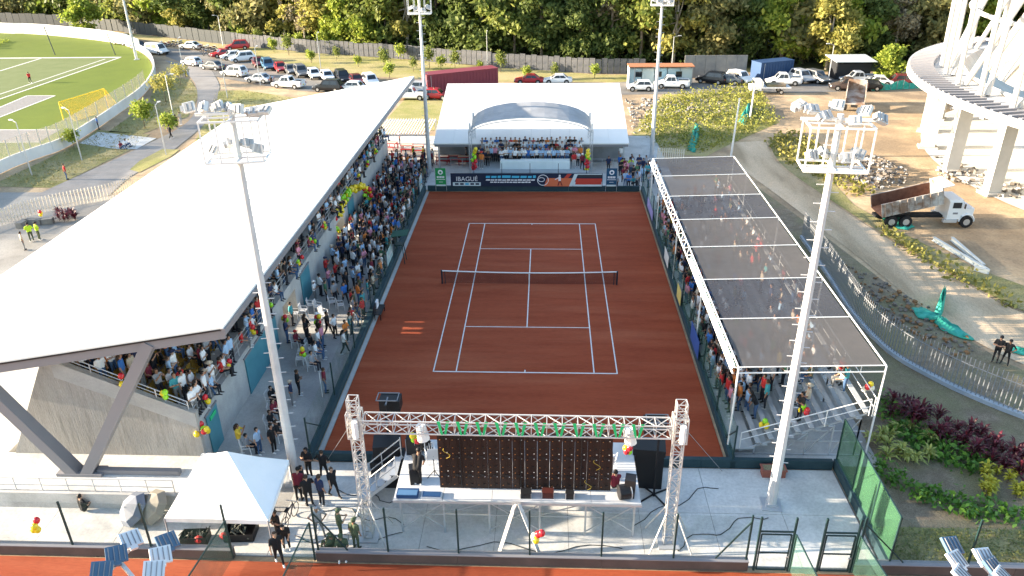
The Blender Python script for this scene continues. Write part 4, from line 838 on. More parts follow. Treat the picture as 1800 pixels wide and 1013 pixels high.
# ------------------------------------------------------------------ stuff crowd mesh
class Crowd:
    def __init__(s):
        s.lib = {}
        for p in ('stand', 'clap', 'sit', 'fold'):
            mb, hc = make_body(p, .03, .16, False); h = make_hair('short'); n = len(mb.v); mb.v += [tuple(Vector(v)+hc) for v in h.v]; mb.f += [tuple(i+n for i in f) for f in h.f]; mb.m += [4]*len(h.f); s.lib[p] = mb
        s.mats = [SKINS[0], HAIR[0], PAM['dark'], PAM['denim'], SHOE[0]]+[SHM[k] for k in SHW]; s.out = MB()
    def add(s, loc, face, pose=None):
        mb = s.lib[pose or pr.choice(['stand', 'clap', 'fold', 'stand'])]; k = pr.uniform(.93, 1.04); c, sn = math.cos(face)*k, math.sin(face)*k; V = np.array(mb.v)
        X = np.stack([V[:, 0]*c-V[:, 1]*sn+loc[0], V[:, 0]*sn+V[:, 1]*c+loc[1], V[:, 2]*k+loc[2]], 1); o = len(s.out.v); s.out.v += X.tolist(); s.out.f += [tuple(i+o for i in f) for f in mb.f]
        mp = {0: 0, 1: 5+pr.choices(range(len(SHW)), list(SHW.values()))[0], 2: pr.choice((2, 2, 3)), 3: 4, 4: 1}; s.out.m += [mp[m] for m in mb.m]
    def build(s): o = stuff(ob('crowd', s.out, s.mats, None, True)); o['label'] = 'densely packed spectators too many to tell apart in the stands'; o['category'] = 'crowd'
CR = Crowd()
# ------------------------------------------------------------------ where they are
tz = lambda i: tiers[i][1]
# roofed stand, open end near the sloping parapet (few enough to tell apart)
G1 = 'spectators in the roofed stand'
SEQ = ['white', 'white', 'white', 'blue', 'grey', 'black', 'black', 'teal', 'red', 'orange', 'red', 'maroon', 'orange', 'white', 'navy', 'grey', 'light-blue', 'beige', 'red', 'black']
for k, (i, y) in enumerate(sorted(scatter(72, lambda q: (q.randrange(0, 7), -20.35+9.5*q.random()**1.4), .5, seed=13), key=lambda p: p[1])):
    person((tiers[i][0]-.12+.18*(i == 0), y, tz(i)), pr.uniform(-.4, .4), 'on tiers near the parapet', G1, pr.choices([None, 'sit'], [3, 1])[0], SEQ[k % 20])
for k, (i, y) in enumerate(scatter(110, lambda q: (q.randrange(0, 6), q.uniform(-8, 28.5)), .62, seed=3)):
    if (y < 4 and i < 4) or (y < 16 and i < 1): person((tiers[i][0]-.1, y, tz(i)), 0, 'on tiers behind the handrail', G1, pr.choices([None, 'sit'], [3, 1])[0])
    else: CR.add((tiers[i][0]-.1, y, tz(i)), 0)
# walkway between stand and court
G2 = 'people in the walkway below the roofed stand'; TO = 0.0; SITS = []
for x, y, pose, sh, pa, hr in ((527, 695, 'fold', 'black', 'black', 'short'), (515, 712, 'hips', 'navy', 'grey', 'cap'), (573, 690, 'stand', 'maroon', 'denim', 'short'), (480, 712, 'sit', 'black', 'black', 'short'), (484, 735, 'sit', 'maroon', 'dark', 'long'), (478, 755, 'sit', 'black', 'black', 'short'), (490, 775, 'sit', 'black', 'black', 'short'),
                           (483, 795, 'stand', 'black', 'black', 'short'), (458, 798, 'stand', 'light-blue', 'denim', 'short'), (425, 795, 'phone', 'yellow', 'pale', 'long'), (360, 790, 'fold', 'white', 'denim', 'long'), (377, 790, 'stand', 'white', 'denim', 'short'), (437, 797, 'sit', 'grey', 'dark', 'short'),
                           (550, 650, 'sit', 'grey', 'dark', 'short'), (556, 632, 'sit', 'white', 'denim', 'long'), (548, 618, 'sit', 'black', 'dark', 'short'), (562, 620, 'walk', 'white', 'denim', 'short'), (568, 610, 'stand', 'pink', 'denim', 'long'), (540, 600, 'clap', 'black', 'dark', 'short'), (522, 610, 'sit', 'maroon', 'dark', 'cap'),
                           (578, 590, 'walk', 'black', 'black', 'short'), (607, 622, 'walk', 'white', 'black', 'long'), (617, 590, 'phone', 'teal', 'teal' if False else 'grey', 'short'), (515, 572, 'stand', 'teal', 'dark', 'short'), (622, 560, 'clap', 'grey', 'denim', 'long'), (632, 570, 'sit', 'navy', 'dark', 'short'), (640, 552, 'stand', 'teal', 'dark', 'short'), (620, 545, 'walk', 'red', 'denim', 'short')):
    if pose == 'sit': SITS.append(at(x, y))
    person(at(x, y), TO, 'in walkway by court wall' if y < 660 else 'in walkway near the tent', G2, pose, sh, pa, hr)
def aisle(q):
    y = q.uniform(-9, 20); x = q.uniform(-15.3, -10.95)
    f = .95 if x > -12.3 else (.75 if y > -2 else .5)
    if -7.8 < y < -3.6 and x < -12: return None
    return (x, y) if q.random() < f else None
for x, y in scatter(125, aisle, .64, 9000, 4):
  if y > 4: CR.add((x, y, 0), pr.choice((0, 0, 0, .8, -.7)))
  else: person((x, y, 0), pr.choice((0, 0, 0, .8, -.7)), 'in crowd by chain-link fence' if x > -12.6 else 'under the white roof edge', G2)
for x, y in scatter(60, lambda q: (q.uniform(-15.3, -10.9), q.uniform(20.3, 29)), .8, 3000, 6): CR.add((x, y, 0), pr.uniform(-1, 1))
# bleachers
G3 = 'spectators on the netted bleachers'
for x, y, z, pose, sh, pa, hr in ((1283, 735, .42, 'stand', 'grey', 'pale', 'long'), (1300, 715, .66, 'stand', 'orange', 'denim', 'short'), (1293, 690, .42, 'clap', 'orange', 'grey', 'long'), (1318, 702, .9, 'sit', 'grey', 'dark', 'short'), (1325, 735, .66, 'bend', 'black', 'denim', 'long'), (1322, 695, .9, 'stand', 'white', 'navy' if False else 'dark', 'short'), (1330, 690, .9, 'stand', 'black', 'denim', 'short'),
                               (1358, 712, 1.14, 'stand', 'teal', 'dark', 'short'), (1352, 700, 1.14, 'stand', 'red', 'dark', 'short'), (1398, 738, 1.4, 'fold', 'black', 'dark', 'short'), (1425, 715, 1.6, 'sit', 'beige', 'denim', 'hat'), (1478, 680, 2.2, 'stand', 'red', 'dark', 'short'), (1498, 690, 2.3, 'clap', 'teal', 'denim', 'short'), (1487, 683, 2.3, 'sit', 'white', 'grey', 'long')):
    p = at(x, y, z); i = min(range(9), key=lambda k: abs(rows[k][0]-p.x)); zz = rows[i][1]+.03 if p.x > 11.5 else .43
    person((rows[i][0]-.15 if p.x > 11.5 else 11.1, max(p.y, -19.0), zz), math.pi, 'on open bleacher end', G3, pose, sh, pa, hr)
for x, y in scatter(66, lambda q: (q.uniform(10.75, 12.0), q.uniform(-16.5, 14.2)), .55, 6000, 8):
    if y > 3: CR.add((x, y, .43 if x < 11.5 else rows[0][1]+.03), math.pi); continue
    person((x, y, .43 if x < 11.5 else rows[0][1]+.03), math.pi, 'along the bleacher front', G3)
for i, y in scatter(120, lambda q: (q.randrange(1, 9), q.uniform(-15.5, 14.2)), .7, 6000, 9):
    q = pr.random(); CR.add((rows[i][0]-.15, y, rows[i][1]+.03 if q < .5 else rows[i][1]+.0), math.pi, 'sit' if q > .5 else None)
# group on the dais
G4 = 'people on the dais'
for k in range(16):
    x = -3.3+.44*k+pr.uniform(-.05, .05); person((x, 25.7+pr.uniform(-.1, .1), 1.0), -math.pi/2, 'behind the dais table', G4, pr.choice(['stand', 'clap', 'fold']), pr.choice(['white', 'white', 'light-blue', 'light-blue', 'blue', 'grey', 'teal']))
for k in range(8):
    x = (-5.9+.3*k) if k < 5 else (4.0+.4*(k-5)); person((x, 24.6+pr.uniform(-.6, .7), 1.0), -math.pi/2, 'at the dais table end', G4, None, ['maroon', 'black', 'orange', 'navy', 'black', 'red', 'white', 'maroon'][k])
for r in range(3):
    for k in range(22): CR.add((-5.4+.48*k+pr.uniform(-.15, .15), 26.35+.55*r+pr.uniform(-.1, .1), 1.1+.26*r), -math.pi/2)
# police, soldiers and others round the stage
G5 = 'people round the stage'
for x, y, pose, sh, pa, lab in ((545, 838, 'fold', 'black', 'black', 'person in black uniform with folded arms by the dark court wall'), (571, 840, 'hips', 'black', 'black', 'person in black uniform with hands on hips by the court wall'), (588, 872, 'walk', 'black', 'black', 'person in black uniform stepping away from the uniformed group'), (567, 888, 'stand', 'navy', 'dark', 'person in dark suit seen from behind in the uniformed group'),
                            (545, 888, 'fold', 'black', 'black', 'stocky person in black jacket in the uniformed group'), (535, 868, 'stand', 'black', 'black', 'person in black beside the foot of the light mast'), (527, 880, 'bend', 'maroon', 'black', 'person in dark red bending over bags by the mast foot'),
                            (563, 942, 'hips', 'grey', 'grey', 'person in grey blue overalls and helmet behind the fence'), (600, 948, 'clap', 'camouflage', 'olive', 'soldier in camouflage looking down beside the truss leg'), (627, 965, 'stand', 'camouflage', 'olive', 'soldier in camouflage with a cap beside the truss leg'), (585, 968, 'ground', 'camouflage', 'olive', 'soldier in camouflage crouching behind the fence'), (602, 970, 'ground', 'camouflage', 'olive', 'soldier in dark camouflage crouching over a pack'),
                            (485, 925, 'stand', 'black', 'black', 'person in black standing at the tent corner'), (492, 950, 'fold', 'black', 'black', 'person in black at the entrance passage fence'), (505, 965, 'bend', 'black', 'black', 'person in black with a backpack in the entrance passage'), (492, 990, 'walk', 'black', 'black', 'person in black walking through the entrance passage'), (148, 899, 'ground', 'black', 'black', 'person in black sitting against the retaining wall')):
    person(at(x, y), pr.uniform(-3, 3), '', G5, pose, sh, pa, 'cap' if 'soldier' in lab or 'police' in lab else 'short', SHM['grey'] if 'helmet' in lab else (SHM['camouflage'] if 'soldier' in lab else None), what=lab)['label'] = lab
for x, y, z, lab, sh in ((-4.35, -22.3, 2.01, 'person in black playing behind the mixing desk', 'black'), (-4.4, -24.2, 2.01, 'person in black leaning over the mixing desk', 'black'), (4.3, -24.2, 2.01, 'person in dark clothes crouching by the deck corner drum', 'maroon'), (3.9, -22.2, 2.01, 'person in black standing beside the rack case', 'black')):
    person((x, y, z), R(90), '', G5, 'bend' if 'lean' in lab else ('ground' if 'crouch' in lab else 'sit' if 'play' in lab else 'stand'), sh, 'black', 'short', what=lab)['label'] = lab
for (x, y), fc, pose, sh, pa, lab in (((54, 146), 2.5, 'walk', 'red', 'black', 'football player in red running on the pitch'), ((174, 228), .5, 'stand', 'blue', 'dark', 'person in blue standing by the football ground wall'), ((118, 316), .5, 'stand', 'red', 'denim', 'person in red top walking along the grass bank'), ((213, 262), 0, 'ground', 'maroon', 'denim', 'person in maroon sitting on the paved patch'), ((222, 258), 0, 'ground', 'white', 'denim', 'person in white sitting on the paved patch'),
                                  ((292, 222), .6, 'stand', 'red', 'dark', 'person in red in the group on the path'), ((304, 222), 2, 'stand', 'light-blue', 'black', 'person in pale blue in the group on the path'), ((312, 226), 1, 'stand', 'black', 'black', 'person in black in the group on the path'), ((319, 220), 3, 'stand', 'beige', 'pale', 'person in beige in the group on the path'), ((301, 244), 1, 'walk', 'black', 'black', 'person in black walking away down the path'), ((327, 135), 1, 'stand', 'grey', 'black', 'person standing on the kerb near the parked cars'),
                                  ((478, 152), 1, 'stand', 'black', 'black', 'person in black between the silver sedan and the pickup'), ((764, 175), 1, 'stand', 'black', 'black', 'person in black beside the red hatchback'), ((57, 425), 2, 'fold', 'lime', 'olive', 'officer in lime vest beside the curved bench'), ((70, 422), 1, 'fold', 'lime', 'olive', 'officer in lime vest facing a colleague at the bench'), ((44, 440), 1, 'stand', 'beige', 'grey', 'person half hidden behind the roof edge by the bench'),
                                  ((1093, 305), -1.5, 'stand', 'lime', 'olive', 'officer in lime vest behind the blue flag banner'), ((1108, 305), -1.5, 'fold', 'lime', 'olive', 'officer in lime vest beside the other one near the blue flag'), ((1091, 284), -1.2, 'stand', 'white', 'pale', 'person in white standing near the pavilion handrail'), ((1069, 302), -1.5, 'stand', 'navy', 'dark', 'person in navy just behind the blue flag banner'), ((1095, 322), -1.5, 'bend', 'maroon', 'dark', 'person in maroon by the end of the court wall'), ((1112, 325), -1.5, 'ground', 'teal', 'dark', 'person in teal sitting by the end of the court wall'), ((1083, 325), -1.5, 'ground', 'grey', 'dark', 'person in grey sitting beside the blue flag banner'),
                                  ((1748, 636), -2.2, 'fold', 'black', 'black', 'officer in black uniform and cap standing outside the slat fence'), ((1765, 640), -2.4, 'hips', 'black', 'black', 'officer in black uniform striding beside a colleague outside the fence'),
                                  ((655, 253), 0, 'stand', 'red', 'dark', 'person in red between the snack tables'), ((703, 255), 0, 'stand', 'pink', 'dark', 'person in pink under the pergola edge'), ((697, 290), 0, 'stand', 'white', 'dark', 'person in white between the snack tables'), ((708, 300), 0, 'stand', 'orange', 'dark', 'person in orange by the snack tables'), ((728, 285), 0, 'stand', 'lime', 'dark', 'person in lime top by the snack tables'), ((745, 285), 0, 'stand', 'yellow', 'dark', 'person in yellow beside the light mast'), ((775, 280), 0, 'stand', 'white', 'pale', 'person in white in front of the pavilion wall'), ((820, 285), 0, 'stand', 'grey', 'dark', 'person in grey at the dais corner')):
    zz = .0
    if lab.startswith('person in black beside the red') or 'between the silver' in lab: zz = 0
    person(at(x, y, zz), fc, '', 'people about the grounds', pose, sh, pa, 'cap' if 'officer' in lab else 'short', SHM['black'] if 'officer' in lab else None, what=lab)['label'] = lab
for i, y in scatter(46, lambda q: (q.randrange(0, 6), q.uniform(-20.2, -8)), .5, 6000, 47): CR.add((tiers[i][0]+.1, y+.25, tz(i)), pr.uniform(-.3, .3), pr.choice([None, 'sit']))
for i, y in scatter(95, lambda q: (q.randrange(0, 5), q.uniform(-7.5, 28.6)), .5, 6000, 41): CR.add((tiers[i][0]+.12, y+.2, tz(i)), pr.uniform(-.3, .3), pr.choice([None, 'sit']))
for x, y in scatter(26, lambda q: (q.uniform(8.6, 12.3), q.uniform(20.8, 27)), .7, 3000, 43): CR.add((x, y, 0), pr.uniform(-2.5, -.5))
for x, y in scatter(60, lambda q: (q.uniform(10.75, 11.9), q.uniform(-15, 14.3)), .5, 3000, 44): CR.add((x, y, .43), math.pi+pr.uniform(-.5, .5))
for x, y in scatter(130, lambda q: (q.uniform(-15.3, -10.95), q.uniform(3.5, 22)), .47, 9000, 42): CR.add((x, y, 0), pr.uniform(-.6, .6))
CR.build()
# ================================================================== plastic chairs, balloons
PLW = M('white_plastic', (.66, .67, .68), .4)
def chair_proto():
    t = thing('plastic_chair', 'white plastic chair', 'chair'); ob('seat', MB().box((0, 0, .43), (.44, .44, .035)), PLW, t, world=False)
    mb = MB().bar((-.2, -.2, .45), (-.27, -.2, .86), .04).bar((-.2, .2, .45), (-.27, .2, .86), .04).bar((-.27, -.22, .86), (-.27, .22, .86), .05)
    for y in (-.1, 0, .1): mb.bar((-.205, y, .46), (-.265, y, .85), .03, .05)
    ob('backrest', mb, PLW, t, world=False)
    for x in (-.2, .2):
        for y in (-.2, .2): ob('leg', MB().bar((x*1.1, y*1.1, 0), (x, y, .43), .035), PLW, t, world=False)
    for y in (-.23, .23): ob('armrest', MB().bar((-.24, y, .64), (.16, y, .62), .04).bar((.16, y, .62), (.2, y, .43), .035), PLW, t, world=False)
    return t
CH = Stock(chair_proto())
for x, y, r in ((535, 555, 0), (548, 545, 10), (570, 560, -20), (575, 580, 5), (585, 540, 15), (540, 638, 200), (528, 640, 190), (533, 625, 170), (550, 572, 30), (560, 548, -10), (600, 545, 20), (520, 560, 0)): CH(at(x, y), R(r), 'white plastic chair among the walkway crowd', 'white plastic chairs in the walkway')
for p in SITS: CH(p-Vector((.05, 0, .0)), R(rnd.uniform(-15, 15)), 'white plastic chair under a seated walkway spectator', 'white plastic chairs in the walkway')
CH((4.15, -22.9, 2.01), R(150), 'white plastic chair on the stage deck beside the screen wall', 'white plastic chairs on the stage'); CH((-4.05, -22.6, 2.01), R(-70), 'white plastic chair on the deck behind the music stand', 'white plastic chairs on the stage')
CH.drop()
um = thing('umpire_bench', 'dark bench with a draped towel against the walkway fence', 'bench', at(668, 555)); p = at(668, 555)
ob('bench_seat', MB().box((p.x, p.y, .45), (.5, 1.5, .05)), BLACK, um); ob('bench_back', MB().box((p.x-.25, p.y, .75), (.05, 1.5, .4)), BLACK, um); ob('towel', MB().box((p.x-.22, p.y+.35, .72), (.13, .5, .5)), PRW, um)
for dx in (-.2, .2):
    for dy in (-.65, .65): ob('bench_leg', MB().bar((p.x+dx, p.y+dy, 0), (p.x+dx, p.y+dy, .43), .05), BLACK, um)
uc = thing('umpire_chair', 'green high umpire chair with a shade beside the net end', 'umpire chair', at(704, 460)); p = at(704, 460)
for dx in (-.35, .35):
    for dy in (-.35, .35): ob('chair_leg', MB().bar((p.x+dx*1.2, p.y+dy*1.2, 0), (p.x+dx*.8, p.y+dy*.8, 1.5), .05), DKGREEN, uc)
ob('chair_seat', MB().box((p.x, p.y, 1.5), (.6, .6, .08)), DKGREEN, uc); ob('chair_back', MB().box((p.x-.3, p.y, 1.85), (.05, .6, .6)), DKGREEN, uc); ob('shade_cloth', MB().slab([(p.x-.5, p.y-.6, 2.35), (p.x+.75, p.y-.6, 2.5), (p.x+.75, p.y+.6, 2.5), (p.x-.5, p.y+.6, 2.35)], .04), M('shade_green', (.03, .1, .07), .7), uc)
ob('shade_post', MB().bar((p.x-.3, p.y, 1.5), (p.x-.3, p.y, 2.36), .05), DKGREEN, uc)
BALM = {'red': M('balloon_red', (.55, .02, .03), .25, spec=.5), 'yellow': M('balloon_yellow', (.72, .55, .02), .25, spec=.5), 'lime': M('balloon_lime', (.28, .62, .02), .25, spec=.5), 'white': M('balloon_white', (.7, .68, .55), .25, spec=.5)}
balme = MB().ball((0, 0, 0), (.145, .145, .17), 10, 7).mesh('balloon', BALM['red'], True)
def balloons(loc, cols, label, seed, spread=.17, name='balloon_cluster'):
    q = random.Random(seed); t = thing(name, label, 'balloons', loc, 0, 'balloon bunches')
    for i, c in enumerate(cols):
        b = put('balloon', balme, t, (q.uniform(-spread, spread), q.uniform(-spread, spread), (i % 3)*.18+q.uniform(-.04, .04))); b.material_slots[0].link = 'OBJECT'; b.material_slots[0].material = BALM[c]
    ob('string', MB().tube([(0, 0, -.05), (0, .01, -.28)], .006, 4), PLW, t, world=False); return t
RYG = ['red', 'yellow', 'lime', 'yellow', 'red', 'lime']
for i, y in enumerate((-19.6, -16.4, -12.6, -9.6, -3.0, 0.2, 3.4, 11.5, 15, 19, 23)): balloons((-15.72, y, 3.0), random.Random(i).sample(RYG, 5), 'red yellow and lime balloon bunch tied to the stand handrail', i)
balloons((-15.4, -20.9, 2.2), ['yellow', 'red', 'red', 'yellow', 'lime', 'yellow'], 'balloon bunch on the corner of the concrete parapet', 31, .28)
balloons((-18.6, -20.95, 5.0), ['yellow', 'lime', 'red', 'yellow'], 'balloon bunch on the sloping parapet rail', 32); balloons((-16.9, -20.95, 4.2), ['lime', 'yellow', 'lime'], 'lime and yellow balloon bunch beside the steel leg', 33)
for x, y, z, c, lab in ((66, 930, 1.3, ['yellow', 'yellow', 'red', 'yellow'], 'yellow and red balloon bunch on the wall post'), (946, 945, 1.5, ['white', 'red', 'red', 'yellow', 'white'], 'white and red balloon bunch on a fence post before the stage'), (728, 775, 2.9, ['red', 'yellow', 'yellow', 'lime'], 'balloon bunch on the keyboard behind the mixing desk'), (1100, 795, 2.9, ['lime', 'yellow', 'red', 'red'], 'balloon bunch on the rack case beside the screen wall'),
                     (1345, 750, 1.2, ['yellow', 'yellow', 'lime', 'yellow'], 'yellow balloon bunch on the bleacher end rail'), (1412, 723, 2.0, ['red', 'red', 'lime', 'yellow', 'lime'], 'red and lime balloon bunch on the bleacher end rail'), (1525, 685, 3.2, ['white', 'white', 'yellow', 'white', 'red'], 'white balloon bunch at the top corner of the bleachers'), (500, 565, 1.2, ['lime', 'yellow', 'red'], 'balloon bunch at the stand gap corner'), (532, 622, 1.1, ['yellow', 'lime', 'yellow', 'lime', 'red'], 'balloon bunch tied to a walkway chair'), (560, 565, 1.3, ['red', 'red', 'yellow', 'lime'], 'balloon bunch carried in the walkway'), (73, 378, 1.6, ['yellow', 'yellow', 'red'], 'balloon bunch on a post by the red plant bed')):
    balloons(atY(x, y, -26.86) if x in (66, 946) else at(x, y, z), c, lab, int(x))
def garland(pts, cols, label, seed, r=.3, n=None):
    q = random.Random(seed); t = thing('balloon_garland', label, 'balloons', pts[0]); L = [Vector(p) for p in pts]; k = 0
    for a, b, c in zip(L, L[1:], cols):
        m = max(3, int((b-a).length/.11))
        for i in range(m):
            p = a.lerp(b, (i+.5)/m)-L[0]; o = put('balloon', balme, t, p+Vector((q.uniform(-r, r), q.uniform(-r, r), q.uniform(-.1, .1)))); o.scale = (q.uniform(.9, 1.5),)*3; o.material_slots[0].link = 'OBJECT'; o.material_slots[0].material = BALM[c if q.random() < .85 else q.choice(list(BALM)[:3])]
a = at(592, 432); garland([(a.x, a.y, .2), (a.x, a.y, .7), (a.x, a.y, 1.3), (a.x, a.y, 1.9), (a.x, a.y, 2.4)], ['red', 'yellow', 'lime', 'red'], 'balloon column in red yellow and lime standing in the walkway', 1)
b = at(618, 395); garland([(a.x+.1, a.y+.5, 2.4), (a.x+.2, a.y+2, 3.0), (a.x+.4, a.y+4.5, 3.2), (a.x+.7, a.y+6.5, 2.9), (a.x+1.2, a.y+7.5, 2.0), (a.x+1.3, a.y+7.6, 1.0)], ['yellow', 'lime', 'yellow', 'yellow', 'lime'], 'long lime and yellow balloon garland arching over the walkway', 2, .36)
for x, lab in ((-6.0, 'balloon column on the walkway side of the dais'), (5.3, 'balloon column on the bleacher side of the dais')): garland([(x, 23.9, 1.0), (x, 23.9, 2.0), (x, 23.9, 2.6), (x, 23.9, 3.1)], ['red', 'lime', 'yellow'], lab, int(x*10), .2)
# ================================================================== vehicles
CARP = {'white': (.72, .73, .73), 'silver': (.42, .44, .46), 'grey': (.15, .155, .16), 'black': (.015, .015, .018), 'red': (.38, .02, .025), 'maroon': (.13, .02, .025), 'blue': (.06, .15, .24), 'brown': (.07, .05, .045)}
PAINT = {k: M('car_paint_'+k, v, .28, .15 if k != 'white' else 0, .5) for k, v in CARP.items()}
GLASS = M('car_glass', (.02, .025, .03), .08, 0, .6); RIM = M('wheel_rim', (.5, .51, .52), .35, .6); LAMPH = M('headlight_glass', (.65, .66, .68), .15); LAMPT = M('tail_light', (.4, .01, .01), .3)
whm = MB().tube([(0, -.11, 0), (0, .11, 0)], .33, 14).tube([(0, -.125, 0), (0, .125, 0)], .2, 10, 1).mesh('wheel', [RUBBER, RIM])
def car_proto(kind):
    L, Wd, H, belt, cow, rf, rr, rb = {'hatchback': (3.9, 1.7, 1.5, .92, .95, .35, -1.35, -1.8), 'sedan': (4.5, 1.76, 1.45, .92, 1.0, .35, -.95, -1.65), 'suv': (4.6, 1.86, 1.75, 1.05, 1.05, .5, -1.75, -2.15), 'pickup': (5.2, 1.86, 1.78, 1.05, 1.25, .7, -.45, -.75), 'van': (4.9, 1.9, 2.0, 1.1, 1.75, 1.15, -2.1, -2.35)}[kind]
    t = thing('parked_car', 'car', 'car'); hw = Wd/2; h2 = L/2; mb = MB()
    st_ = [(h2, .42, .62, .82), (h2-.12, .28, .72, .93), (h2-.6, .24, .80, 1.0), (cow, .24, belt, 1.0), (rb if kind != 'pickup' else -.75, .24, belt, 1.0), (-h2+.35, .26, belt-.03, .98), (-h2+.05, .34, belt-.1, .93), (-h2, .45, belt-.2, .85)]
    vs = []; k = 8
    for x, zb, zt, w in st_:
        w *= hw; zm = zb+(zt-zb)*.55; vs += [(x, -w*.86, zb), (x, -w, zb+.15), (x, -w, zm), (x, -w*.93, zt), (x, w*.93, zt), (x, w, zm), (x, w, zb+.15), (x, w*.86, zb)]
    n = len(st_); mb.add(vs, [tuple(range(k)), tuple(range((n-1)*k, n*k))[::-1]]+[(i*k+j, (i+1)*k+j, (i+1)*k+(j+1) % k, i*k+(j+1) % k) for i in range(n-1) for j in range(k)])
    bw, tw = hw*.92, hw*.74                                       # cabin shell
    B = [(cow, belt), (rf, H), (rr, H), (rb, belt)]; lower = [(cow, belt-.03), (rb, belt-.03)]
    cv = [(cow, -bw, belt-.04), (cow, bw, belt-.04), (rf, -tw, H-.05), (rf, tw, H-.05), (rf-.12, -tw*.9, H), (rf-.12, tw*.9, H), (rr+.12, -tw*.9, H), (rr+.12, tw*.9, H), (rr, -tw, H-.06), (rr, tw, H-.06), (rb, -bw, belt-.04), (rb, bw, belt-.04)]
    mb.add(cv, [(0, 1, 3, 2), (2, 3, 5, 4), (4, 5, 7, 6), (6, 7, 9, 8), (8, 9, 11, 10), (0, 2, 8, 10), (1, 11, 9, 3), (2, 4, 6, 8), (3, 9, 7, 5)])
    body_ = ob('body', mb, PAINT['white'], t, world=False)
    def lerp(a, b, u): return tuple(a[i]+(b[i]-a[i])*u for i in range(3))
    def pane(name, a, b, c, d, out, m=.1):
        q = [lerp(lerp(a, b, u), lerp(d, c, u), v) for u, v in ((m, m), (1-m, m), (1-m, 1-m), (m, 1-m))]; o = Vector(out); mb2 = MB(); mb2.add([Vector(p)+o*.012 for p in q], [(0, 1, 2, 3)]); return ob(name, mb2, GLASS, t, world=False)
    pane('windscreen', cv[0], cv[1], cv[3], cv[2], (.7, 0, .7)); pane('rear_window', cv[10], cv[11], cv[9], cv[8], (-.7, 0, .7), .14)
    for s, (i0, i1, i2, i3) in ((-1, (0, 2, 8, 10)), (1, (1, 3, 9, 11))):
        a, b, c, d = cv[i0], cv[i1], cv[i2], cv[i3]
        for u0, u1 in (((.12, .5), (.53, .9)) if kind != 'pickup' else ((.14, .52), (.56, .9))):
            q = [lerp(lerp(a, b, v), lerp(d, c, v), u) for u, v in ((u0, .14), (u1, .14), (u1, .88), (u0, .88))]; mb2 = MB(); mb2.add([Vector(p)+Vector((0, s*.014, .004)) for p in q], [(0, 1, 2, 3)]); ob('side_window', mb2, GLASS, t, world=False)
    if kind == 'pickup':
        ob('cargo_bed', MB().box((-h2+.85, 0, belt-.01), (1.45, hw*1.6, .03)), RUBBER, t, world=False)
        for s in (-1, 1): ob('bed_side', MB().box((-h2+.85, s*hw*.88, belt+.08), (1.6, .08, .2)), PAINT['white'], t, world=False)
        ob('tailgate', MB().box((-h2+.07, 0, belt+.06), (.07, hw*1.8, .2)), PAINT['white'], t, world=False)
    wb = L*.30
    for x in (wb, -wb):
        for s in (-1, 1): put('wheel', whm, t, (x, s*(hw-.09), .33)); put('wheel_arch', archme, t, (x, s*(hw+.004), .36))
    for s in (-1, 1):
        ob('headlight', MB().box((h2-.1, s*hw*.66, .66), (.14, .34, .14)), LAMPH, t, world=False); ob('tail_light', MB().box((-h2+.03, s*hw*.74, belt-.25), (.08, .2, .22)), LAMPT, t, world=False); ob('wing_mirror', MB().box((cow-.25, s*(hw+.06), belt+.05), (.12, .16, .12)), BLACK, t, world=False)
    ob('bumper', MB().box((h2-.02, 0, .42), (.12, Wd*.8, .2)), BLACK, t, world=False); ob('number_plate', MB().box((-h2-.005, 0, .62), (.03, .36, .14)), M('plate_yellow', (.6, .5, .05), .5), t, world=False)
    return t
archme = MB().tube([(0, -.01, 0), (0, .01, 0)], .40, 14).mesh('wheel_arch', RUBBER)
CARS = {k: Stock(car_proto(k)) for k in ('hatchback', 'sedan', 'suv', 'pickup', 'van')}
def car(kind, colour, x, y, deg, where, group='parked cars'):
    o = CARS[kind](at(x, y), R(deg), f'{colour} {kind} {where}', group)
    for c in o.children:
        if c.name.split('.')[0] in ('body', 'bed_side', 'tailgate'): c.material_slots[0].link = 'OBJECT'; c.material_slots[0].material = PAINT[colour]
    o.name = {'pickup': 'pickup_truck', 'van': 'van'}.get(kind, 'parked_car')
A1 = -62                                                           # nosed-in row
row_a = [('sedan', 'maroon', 455, 116), ('suv', 'blue', 472, 121), ('sedan', 'red', 494, 125), ('sedan', 'grey', 512, 129), ('suv', 'grey', 530, 133), ('hatchback', 'white', 553, 137), ('hatchback', 'white', 576, 141), ('suv', 'black', 603, 143), ('sedan', 'maroon', 627, 147), ('suv', 'white', 652, 150)]
nb_ = ['beside the pale suv', 'between maroon and red sedans', 'beside the blue suv', 'between red sedan and grey suv', 'beside the white hatchbacks', 'in the angled row beside the grey suv', 'in the angled row beside a black suv', 'between white hatchback and maroon sedan', 'between a black and a white suv', 'ending the angled row by the roof tip']
for (k, c, x, y), w in zip(row_a, nb_): car(k, c, x, y, A1, 'parked nose out '+w)
